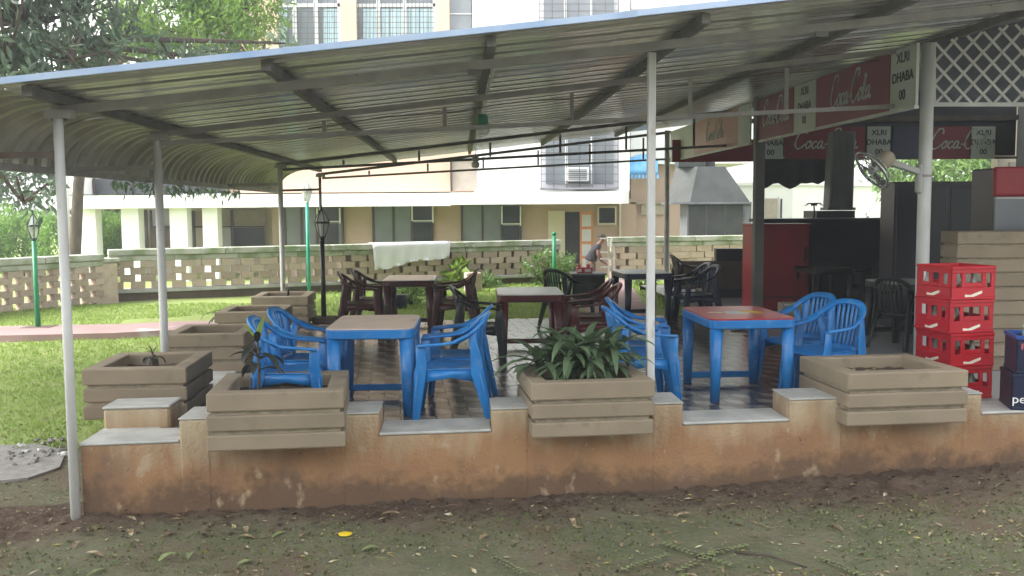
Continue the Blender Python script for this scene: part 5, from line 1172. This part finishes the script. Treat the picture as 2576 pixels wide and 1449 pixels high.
# ------------------------------------------------------------------ leaf clouds
def leaves_np(cen, dirs, L_, W_, g):                    # folded leaf: two quads each
    n = len(cen); d = dirs / (np.linalg.norm(dirs, axis=1, keepdims=True) + 1e-9); r = g.normal(size=(n, 3)); s = np.cross(d, r); s /= (np.linalg.norm(s, axis=1, keepdims=True) + 1e-9); u = np.cross(s, d)
    L_ = L_ * g.uniform(.7, 1.25, (n, 1)); W_ = W_ * g.uniform(.8, 1.2, (n, 1))
    a = cen; m1 = cen + d * L_ * .4 + s * W_ * .5 + u * W_ * .2; m2 = cen + d * L_ * .4 - s * W_ * .5 + u * W_ * .2; t = cen + d * L_ - u * L_ * .12; k = cen + d * L_ * .42
    V = np.stack([a, m1, k, m2, t], 1).reshape(-1, 3); b = (np.arange(n) * 5)[:, None]
    F = np.concatenate([b + np.array([[0, 1, 4, 2]]), b + np.array([[0, 2, 4, 3]])]); return V, F
def crown_pts(ells, ntw, per, spread, droop, g, shell=.55):
    vol = np.array([e[1][0] * e[1][1] * e[1][2] for e in ells]); vol = vol ** .8 / (vol ** .8).sum(); C_, D_ = [], []; tw = []
    for (c, r), f in zip(ells, vol):
        n = max(int(ntw * f), 3); v = g.normal(size=(n, 3)); v /= np.linalg.norm(v, axis=1, keepdims=True); rad = g.uniform(shell, 1.05, (n, 1)); q = np.array(c) + v * rad * np.array(r)
        keep = (np.sin(q[:, 0] * 2.3 + q[:, 2] * 1.7) + np.sin(q[:, 1] * 2.9 - q[:, 2] * 2.1 + 1) + g.normal(size=n) * .7) > -.75; q, v = q[keep], v[keep]
        tw.append(q); cc_ = np.repeat(q, per, 0) + g.normal(size=(len(q) * per, 3)) * spread; C_.append(cc_)
        D_.append(np.repeat(v, per, 0) * .5 + g.normal(size=(len(q) * per, 3)) * .7 + np.array([0, 0, -droop]))
    return np.concatenate(C_), np.concatenate(D_), np.concatenate(tw)
def tree(name, label, base, fork, ells, ntw, per, L_, W_, mt, droop=.8, spread=.16, r0=.22, seed=1, group=None, cat='tree', twigs=60, shell=.55):
    g = np.random.default_rng(seed); t = thing(name, label, cat, base, 0, group); B = Vector(base); F_ = Vector(fork)
    c_, d_, tw = crown_pts(ells, ntw, per, spread, droop, g, shell); V, F = leaves_np(c_ - np.array(base), d_, L_, W_, g)
    link('crown', npmesh('crown', V, F), mt, t)
    tr = MB(); mid = (B + F_) / 2 + Vector((g.uniform(-.2, .2), g.uniform(-.2, .2), 0)); tr.tube([B - Vector((0, 0, .3)), B + Vector((0, 0, .3)), mid, F_], [r0 * 1.35, r0, r0 * .85, r0 * .7], 10)
    for (c, r) in ells:
        cv = Vector(c); m = (F_ + cv) / 2 + Vector((g.uniform(-.4, .4), g.uniform(-.4, .4), .3)); tr.tube([F_, m, cv], [r0 * .55, r0 * .35, r0 * .12], 7)
    for q in tw[g.permutation(len(tw))[:twigs]]:
        e = min(ells, key=lambda e: sum((e[0][i] - q[i]) ** 2 for i in range(3))); cv = Vector(e[0]); qv = Vector(q); m = cv.lerp(qv, .5) + Vector((g.uniform(-.2, .2), g.uniform(-.2, .2), g.uniform(0, .3)))
        tr.tube([cv, m, qv], [r0 * .14, r0 * .09, r0 * .03], 5)
    tr.v = [(x - base[0], y - base[1], z - base[2]) for x, y, z in tr.v]
    part('trunk', tr, m_bark, t); return t
def e_at(px, py, Y, r): p = at(px, py, Y); return ((p.x, p.y, p.z), r)
tree('mango_tree', 'dark-leaved mango tree whose branches hang over the low end of the pavilion roof', (-11.2, 16.5, -.3), (-10.2, 16.6, 4.2),
     [e_at(60, 60, 16.5, (1.5, 1.4, 1.0)), e_at(190, 40, 17, (.9, 1.0, .9)), e_at(180, 150, 16, (1.3, 1.0, .5)), e_at(300, 130, 17.5, (.9, .9, .6)), e_at(20, 170, 15.5, (1.2, 1.0, .55)), e_at(440, 165, 17.8, (1.0, .8, .35)), e_at(570, 150, 18.4, (.7, .6, .3)), e_at(690, 108, 18.8, (.42, .5, .38)),
      e_at(60, 510, 15.6, (.65, .6, .42)), e_at(-120, -150, 16, (2.2, 2, 1.6)), e_at(150, -160, 17, (2.2, 2, 1.2))], 850, 12, .25, .07, m_leaf_mango, .95, .12, .2, 3, 'trees in the garden', twigs=170)
tree('neem_tree', 'bright lime-green feathery tree rising behind the pavilion roof', (-12.4, 27.5, -.4), (-11.2, 26.3, 5.2),
     [e_at(420, 20, 23.5, (1.5, 1.3, 1.0)), e_at(560, 45, 23, (1.0, 1.0, .9)), e_at(640, 15, 22.5, (.75, .9, .75)), e_at(520, 115, 23, (.8, .8, .45)), e_at(380, 90, 23.5, (.8, .8, .5)), e_at(500, -130, 23.5, (2.2, 2, 1.4))], 1300, 16, .2, .055, m_leaf_neem, .6, .15, .17, 4, 'trees in the garden', twigs=80)
for i, (px, Y, h, w_) in enumerate(((-40, 31, 1.55, .9), (55, 32, 1.75, 1.0), (165, 31.5, 1.6, .95), (255, 32.5, 1.7, 1.0), (290, 34, 1.55, .9))):
    x = at(px, 600, Y).x; tree('hedge_bush', ['rounded bright green hedge bush behind the pierced wall and green lamp', 'tall bright green hedge bush beside the corner post', 'bright green hedge bush near the thin white pole', 'bright green hedge bush between two white columns', 'bright green hedge bush beside the second white column'][i], (x, Y, -.4), (x, Y, .2),
        [((x, Y, h * .45 - .2), (w_, .8, h * .5)), ((x - .4, Y - .2, h * .62), (w_ * .45, .5, h * .42)), ((x + .45, Y, h * .58), (w_ * .45, .5, h * .42))], 330, 16, .13, .06, m_leaf_hedge, -.6, .1, .05, 20 + i, 'hedge bushes', 'bush', 12, .7)
for i, (x, Y, hz, r_) in enumerate(((-23, 38, 4.6, 3.3), (-18.2, 41, 5.0, 3.4), (-27, 34, 4.4, 3.2), (-15.6, 40, 2.2, 2.0))):
    tree('garden_tree', ['broad green tree far behind the pierced wall', 'tall green tree behind the thin white pole', 'green tree at the far end of the pierced wall', 'low dark tree seen between the white columns'][i], (x, Y, -.4), (x, Y, hz * .45), [((x, Y, hz), (r_, r_ * .9, r_ * .8)), ((x + r_ * .5, Y - 1, hz - 1.6), (r_ * .7, r_ * .6, r_ * .55)), ((x - r_ * .6, Y - .8, hz - 1.3), (r_ * .6, r_ * .6, r_ * .6))], 520, 12, .36, .14, m_leaf_tree if i != 3 else m_leaf_mango, .4, .35, .25, 40 + i, 'trees in the garden', twigs=30)
tree('garden_tree', 'pale leafy tree rising above the side wing roof line', (at(1960, 500, 44).x, 44, -.4), (at(1960, 200, 44).x, 44, 5), [e_at(1950, 10, 44, (1.9, 1.6, .9)), e_at(2030, -30, 44, (1.6, 1.5, 1.0)), e_at(1900, -20, 44, (1.2, 1.2, .8))], 300, 12, .3, .1, m_leaf_mango, .6, .25, .25, 60, 'trees in the garden', twigs=40)
for i, (px, py, Y, r_) in enumerate(((2390, 430, 29, .9), (2450, 425, 31, 1.1), (2500, 440, 29.5, .9), (2270, 425, 30, .9))):
    p = at(px, py, Y); tree('garden_tree', ['small bright tree in the garden beyond the bar opening', 'taller tangled tree in the garden beyond the bar opening', 'dark small tree by the red bottle cooler', 'small tree peeping past the wall fan'][i], (p.x, Y, -.4), (p.x, Y, 1.2), [((p.x, Y, p.z), (r_ * 1.1, r_, r_ * .8)), ((p.x + .4, Y, p.z - .6), (r_, r_ * .8, r_ * .5))], 130, 12, .26, .09, m_leaf_shrub if i != 2 else m_leaf_tree, .6, .2, .1, 70 + i, 'trees in the garden', twigs=20)
SH = [((-13.5, 1.0, -.6), [((-13, 5.4, 7.4), (2.6, 2.4, 1.5)), ((-10.2, 5.2, 7.6), (2.4, 2.2, 1.5)), ((-13, 2.5, 7.6), (2.6, 2.4, 1.5)), ((-10, 2.4, 7.8), (2.6, 2.2, 1.5)), ((-11.5, 8.0, 6.6), (2.4, 1.8, 1.6))]),  # unseen crowns added to keep the sun off soil and patio
      ((-5.5, -3.5, -.6), [((-7.4, 5.0, 7.8), (2.3, 2.1, 1.5)), ((-4.8, 4.8, 8.2), (2.2, 2.0, 1.4)), ((-7.2, 2.3, 8.0), (2.4, 2.0, 1.5)), ((-4.6, 2.0, 8.4), (2.3, 2.0, 1.4))]),
      ((-11.5, 9.6, -.5), [((-9.6, 9.4, 5.4), (1.9, 1.8, 1.5)), ((-9.8, 11.8, 5.2), (1.8, 1.6, 1.5)), ((-12, 10.5, 5.8), (2.2, 2.2, 1.6))])]
for i, (bs_, ells) in enumerate(SH):
    tree('shade_tree', ['big shade tree standing on the lawn well beyond the corner post', 'big shade tree spreading high over the bare soil before the low wall', 'shade tree on the lawn beside the pink path'][i], bs_, (bs_[0], bs_[1], 4.3), ells, 900, 11, .36, .14, m_leaf_tree, .5, .3, .3, 90 + i, 'trees in the garden', twigs=30, shell=.2)
for i, (x, y) in enumerate(((-10, -7.5), (-3.8, -9), (2.5, -8.2), (8.8, -7.0))):  # unseen trees added to cut low light on the wall front
    tree('backdrop_tree', ['dense tree closing the garden, farthest along the lawn side', 'dense tree closing the garden opposite the corner planter', 'dense tree closing the garden opposite the bushy planter', 'dense tree closing the garden opposite the bottle crates'][i], (x, y, -.6), (x, y, 2.0), [((x, y, 3.2), (3.3, 2.0, 3.4)), ((x - 1.5, y, 5.2), (2.4, 1.8, 2.0)), ((x + 1.5, y, 4.6), (2.4, 1.8, 2.4))], 700, 11, .42, .2, m_leaf_tree, .4, .4, .3, 110 + i, 'trees in the garden', twigs=15, shell=.3)
# creeper on the eave
g = np.random.default_rng(5); n = 260; bb = g.uniform(3.5, 9.5, n); cen = np.array([tuple(S(-.88, b_, 2.06 - abs(g.normal()) * .06)) for b_ in bb]); V, F = leaves_np(cen, g.normal(size=(n, 3)) * .5 + np.array([0, 0, -1]), .11, .03, g)
base = cen[0]; cr = thing('eave_creeper', 'dark creeper leaves dangling from the curved roof eave', 'creeper', tuple(S(-.88, 6, 2.0))); V = V - np.array(cr.location); link('foliage', npmesh('foliage', V, F), m_leaf_mango, cr)
part('vine', MB().tube([S(-.885, 3.4 + i * .4, 2.06 + .012 * math.sin(i * 2)) for i in range(16)], .006, 5), m_bark, cr, world=True)
# shrubs by the block wall
def shrub(name, label, px, py, Y, r_, mt, n, L_, W_, fl=0, cat='shrub'):
    p = at(px, py, Y); b0 = (p.x, Y, gz(p.x, Y)); g = np.random.default_rng(int(px)); t = thing(name, label, cat, b0, 0, 'garden shrubs')
    c_, d_, tw = crown_pts([((0, 0, r_[2]), r_)], n, 9, .06, -.2, g, .3); V, F = leaves_np(c_, d_, L_, W_, g); link('crown', npmesh('crown', V, F), mt, t)
    st_ = MB()
    for q in tw[:14]: st_.tube([(0, 0, 0), tuple(Vector(q) * .5), tuple(Vector(q))], [.012, .009, .004], 5)
    part('stem', st_, m_bark, t)
    for k in range(fl):
        q = tw[k % len(tw)] * 1.05; part('flower', MB().lathe([(.002, -.01), (.028, .0), (.03, .012), (.004, .02)], 6, tuple(q)), m_wink, t)
shrub('flower_shrub', 'loose flowering shrub with white blossoms beside the green post', 1370, 690, 22.9, (.62, .4, .42), m_leaf_shrub, 110, .10, .045, 14)
shrub('flower_shrub', 'smaller flowering shrub at the gate opening', 1425, 690, 23.4, (.3, .3, .38), m_leaf_shrub, 60, .10, .045, 6)
shrub('lime_plant', 'upright lime-green leafy plant against the block wall', 1153, 690, 22.6, (.26, .2, .38), m_leaf_lime, 12, .3, .15)
shrub('low_plant', 'low green plants clumped behind the lawn-edge table', 1032, 735, 18.6, (.38, .3, .2), m_leaf_shrub, 60, .10, .04)
shrub('low_plant', 'small green clump on the lawn near the long block wall', 1215, 715, 22.4, (.45, .25, .14), m_leaf_shrub, 50, .10, .04)
shrub('low_plant', 'small green clump behind the black table', 1620, 712, 22.5, (.35, .25, .16), m_leaf_shrub, 40, .10, .04)
solid('stone_block', MB().box((at(1190, 710, 21.5).x, 21.5, .08), (.36, .3, .45), .3), m_block, 'pale stone block on the lawn by the long wall', 'stone', bevel=.04, seg=2)
solid('dark_tub', MB().lathe([(.17, 0), (.2, .24), (.19, .26)], 14, (at(1000, 745, 18).x, 18.0, gz(-2.1, 18))), m_navy, 'small dark tub on the lawn behind the lawn-edge table', 'tub')

# ------------------------------------------------------------------ grass, litter, rubble
def blades(name, label, n, xr, yr, hgt, mt, seed, cond=None):
    g = np.random.default_rng(seed); x = g.uniform(*xr, n); y = g.uniform(*yr, n); k = np.ones(n, bool)
    if cond is not None: k = np.array([cond(a, b_) for a, b_ in zip(x, y)]); x, y = x[k], y[k]
    n = len(x); z = np.array([gz(a, b_) for a, b_ in zip(x, y)]) - .004; a = g.uniform(0, 6.28, n); h = hgt * g.uniform(.5, 1.4, n); w_ = .006 + .012 * g.random(n); l = g.uniform(.2, 1.0, n) * h
    V = np.stack([np.stack([x - np.sin(a) * w_, y + np.cos(a) * w_, z], 1), np.stack([x + np.sin(a) * w_, y - np.cos(a) * w_, z], 1), np.stack([x + np.cos(a) * l, y + np.sin(a) * l, z + h], 1)], 1).reshape(-1, 3)
    o = link(name, npmesh(name, V, np.arange(n * 3).reshape(-1, 3)), mt); o['kind'] = 'stuff'; o['label'] = label; o['category'] = 'grass'; return o
pathY = [p.y for p in pl]
blades('grass', 'short mown lawn grass along the open side of the pavilion', 36000, (-9.5, -3.5), (9.0, 19), .045, m_grass, 1, lambda a, b_: abs(b_ - (pl[1].y + (a - pl[1].x) * (pl[3].y - pl[1].y) / (pl[3].x - pl[1].x))) > .68 and hash_noise(a * .9, b_ * .9) > -.55)
blades('grass', 'sunlit lawn grass between the patio and the block wall', 30000, (-4.5, 4.5), (14.9, 23.5), .05, m_grass, 2, lambda a, b_: not (1.2 < a < 2.7))
blades('dry_grass', 'sparse worn grass on the soil in front of the low wall', 9000, (-4.6, 4.6), (5.4, 7.4), .022, m_grass2, 3, lambda a, b_: wall_y(a) - b_ > .45 + .2 * hash_noise(a, b_) and (hash_noise(a * 1.7, b_ * 2.2) + (.5 if a > 2.2 else 0)) > -.15)
def litter(name, label, n, xr, yr, L_, W_, mt, seed, cond=None):
    g = np.random.default_rng(seed); x = g.uniform(*xr, n); y = g.uniform(*yr, n)
    if cond is not None: k = np.array([cond(a, b_) for a, b_ in zip(x, y)]); x, y = x[k], y[k]
    n = len(x); z = np.array([gz(a, b_) for a, b_ in zip(x, y)]) + .006; d = np.stack([g.normal(size=n), g.normal(size=n), g.normal(size=n) * .12 + .05], 1)
    d /= np.linalg.norm(d, axis=1, keepdims=True); up = np.stack([g.normal(size=n) * .25, g.normal(size=n) * .25, np.ones(n)], 1); s = np.cross(d, up); s /= np.linalg.norm(s, axis=1, keepdims=True); u = np.cross(s, d)
    L2 = L_ * g.uniform(.5, 1.5, (n, 1)); W2 = W_ * g.uniform(.6, 1.4, (n, 1)); a = np.stack([x, y, z], 1); cu = g.uniform(.05, .45, (n, 1)) * W2
    V = np.stack([a, a + d * L2 * .4 + s * W2 * .5 + u * cu, a + d * L2 * .45, a + d * L2 * .4 - s * W2 * .5 + u * cu, a + d * L2 + u * cu * .6], 1).reshape(-1, 3); b_ = (np.arange(n) * 5)[:, None]
    o = link(name, npmesh(name, V, np.concatenate([b_ + np.array([[0, 1, 4, 2]]), b_ + np.array([[0, 2, 4, 3]])])), mt); o['kind'] = 'stuff'; o['label'] = label; o['category'] = 'leaf litter'
front = lambda a, b_: wall_y(a) - b_ > .12 or a < -3.3
litter('leaf_litter', 'dry brown leaf litter on the soil in front of the low wall', 620, (-4.6, 4.6), (5.3, 7.9), .055, .024, m_litter, 11, front)
litter('leaf_litter', 'yellow and bleached fallen leaves scattered before the low wall', 190, (-4.6, 4.6), (5.3, 7.6), .055, .024, m_litter3, 16, front)
litter('leaf_litter', 'fine pale leaf crumbs on the soil in front of the low wall', 4200, (-4.6, 4.6), (5.3, 7.9), .02, .011, m_litter, 12, front)
litter('leaf_litter', 'pale fallen leaflets on the lawn side of the corner post', 700, (-7, -3.3), (6.4, 10.5), .045, .02, m_litter, 13)
litter('green_litter', 'small green leaflets strewn thickly near the bottle crate end', 1500, (1.2, 4.6), (5.4, 7.3), .026, .015, m_litter2, 14, lambda a, b_: wall_y(a) - b_ > .55 and hash_noise(a * 2, b_ * 3) + (a - 2.4) * .35 > .05)
litter('soil_crumbs', 'crumbly dark soil clods banked against the low wall', 2600, (-3.1, 4.6), (6.2, 8.0), .035, .03, m_soil, 15, lambda a, b_: 0.03 < wall_y(a) - b_ < .5)
def fallen(name, label, px, py, L_, W_, mt, yaw, group=None):
    p = G(px, py, -.55); p.z = gz(p.x, p.y) + .008; mb = MB(); leafblade(mb, (p.x, p.y, p.z), yaw, L_, W_, .35, .7); return solid(name, mb, mt, label, 'leaf', group, loc=(p.x, p.y, p.z))
pY = G(869, 1349, -.55); solid('yellow_leaf', MB().lathe([(.001, 0), (.045, .004), (.05, .01), (.03, .012), (.001, .011)], 14, (pY.x, pY.y, gz(pY.x, pY.y) + .006)), m_yellow, 'round bright yellow leaf lying on the soil', 'leaf')
for px, py in ((210, 1345), (330, 1358), (450, 1350), (185, 1385), (620, 1340), (640, 1352), (780, 1345), (1370, 1330), (1445, 1325), (1230, 1352), (960, 1310), (2120, 1335), (1700, 1300), (260, 1405)): fallen('fallen_leaf', 'large curled brown dead leaf on the soil before the low wall', px, py, rng.uniform(.1, .15), .045, m_litter, rng.uniform(0, 6.28), 'large fallen leaves')
for px, py in ((400, 1418), (480, 1395), (685, 1350), (270, 1435), (640, 1410), (910, 1385)): fallen('fallen_leaf', 'large folded green fallen leaf on the mossy soil', px, py, rng.uniform(.11, .16), .05, m_litter2, rng.uniform(0, 6.28), 'large green fallen leaves')
def sprig(label, px0, py0, px1, py1, n):
    a, b_ = G(px0, py0, -.55), G(px1, py1, -.55); t = thing('leafy_sprig', label, 'twig', (a.x, a.y, gz(a.x, a.y) + .01)); d = b_ - a; d.z = 0
    part('twig', MB().tube([(0, 0, .004), tuple(d * .5 + Vector((0, 0, .02))), tuple(d)], [.005, .004, .002], 5), m_bark, t)
    yaw = math.atan2(d.y, d.x)
    for i in range(n):
        for s2 in (-1, 1): part('leaflet', leafblade(MB(), d * ((i + .5) / n) + Vector((0, 0, .012)), yaw + s2 * rng.uniform(.7, 1.2), rng.uniform(.03, .045), .02, .3, .6, 3), m_litter2, t)
sprig('broken green sprig with paired leaflets on the mossy soil', 1240, 1405, 1320, 1448, 9); sprig('long trailing green sprig of paired leaflets near the twig pile', 1660, 1368, 1840, 1425, 14)
sprig('dense green sprig beside the twig pile', 1560, 1440, 1680, 1400, 10); sprig('green sprig curling round the twig pile', 1750, 1400, 1880, 1372, 10); sprig('pale sprig lying beyond the dark stick', 2060, 1400, 2170, 1448, 9); sprig('short sprig at the foot of the soil bank', 1700, 1440, 1800, 1390, 9)
a, b_ = G(1850, 1385, -.55), G(2030, 1420, -.55); solid('dark_stick', MB().tube([(a.x, a.y, gz(a.x, a.y) + .01), ((a.x + b_.x) / 2, (a.y + b_.y) / 2, gz(a.x, a.y) + .03), (b_.x, b_.y, gz(b_.x, b_.y) + .008)], [.009, .008, .005], 6), m_bark, 'dark bent stick lying on the mossy soil', 'stick')
# rubble and worn concrete by the corner post
rb_ = MB(); cpts = [G(px, py, -.5) for px, py in ((-300, 1225), (70, 1196), (150, 1172), (166, 1132), (90, 1116), (-300, 1128))]
rb_.add([(p.x, p.y, gz(p.x, p.y) + .022) for p in cpts] + [(p.x, p.y, gz(p.x, p.y) - .05) for p in cpts], [tuple(range(6))] + [(i, (i + 1) % 6, 6 + (i + 1) % 6, 6 + i) for i in range(6)])
struct('worn_path', rb_, m_stone)
for k in range(34):
    px, py = rng.uniform(20, 165), rng.uniform(1105, 1170); p = G(px, py, -.5); r_ = rng.uniform(.012, .045); mb = MB(); vs = []
    for i in range(5):
        ph = R(-90 + 45 * i)
        for j in range(6): rr = r_ * rng.uniform(.75, 1.2); vs.append((p.x + rr * math.cos(ph) * math.cos(j * 1.047), p.y + rr * math.cos(ph) * math.sin(j * 1.047), gz(p.x, p.y) + .03 + rr * .6 * math.sin(ph)))
    fs = [(i * 6 + j, i * 6 + (j + 1) % 6, i * 6 + 6 + (j + 1) % 6, i * 6 + 6 + j) for i in range(4) for j in range(6)]
    solid('rubble_stone', mb.add(vs, fs), m_pebw if k % 4 == 0 else m_stone, 'small white rubble chip beside the corner post' if k % 4 == 0 else 'small grey rubble stone beside the corner post', 'stone', 'white rubble chips' if k % 4 == 0 else 'grey rubble stones')

# ------------------------------------------------------------------ thin haze volume added in place of lens veil, lifting the darks
hz = MB().bb((-405, -305, -3.0), (405, 505, 16.5)); hm = bpy.data.materials.new('humid_haze'); hm.use_nodes = True; ht = hm.node_tree; ht.nodes.clear()
ho = ht.nodes.new('ShaderNodeOutputMaterial'); hv = ht.nodes.new('ShaderNodeVolumePrincipled'); hv.inputs['Color'].default_value = (.93, .95, .97, 1); hv.inputs['Density'].default_value = .0026; hv.inputs['Anisotropy'].default_value = .2
ht.links.new(hv.outputs[0], ho.inputs['Volume']); ho_ = link('haze', hz.mesh('haze'), hm); ho_['kind'] = 'stuff'
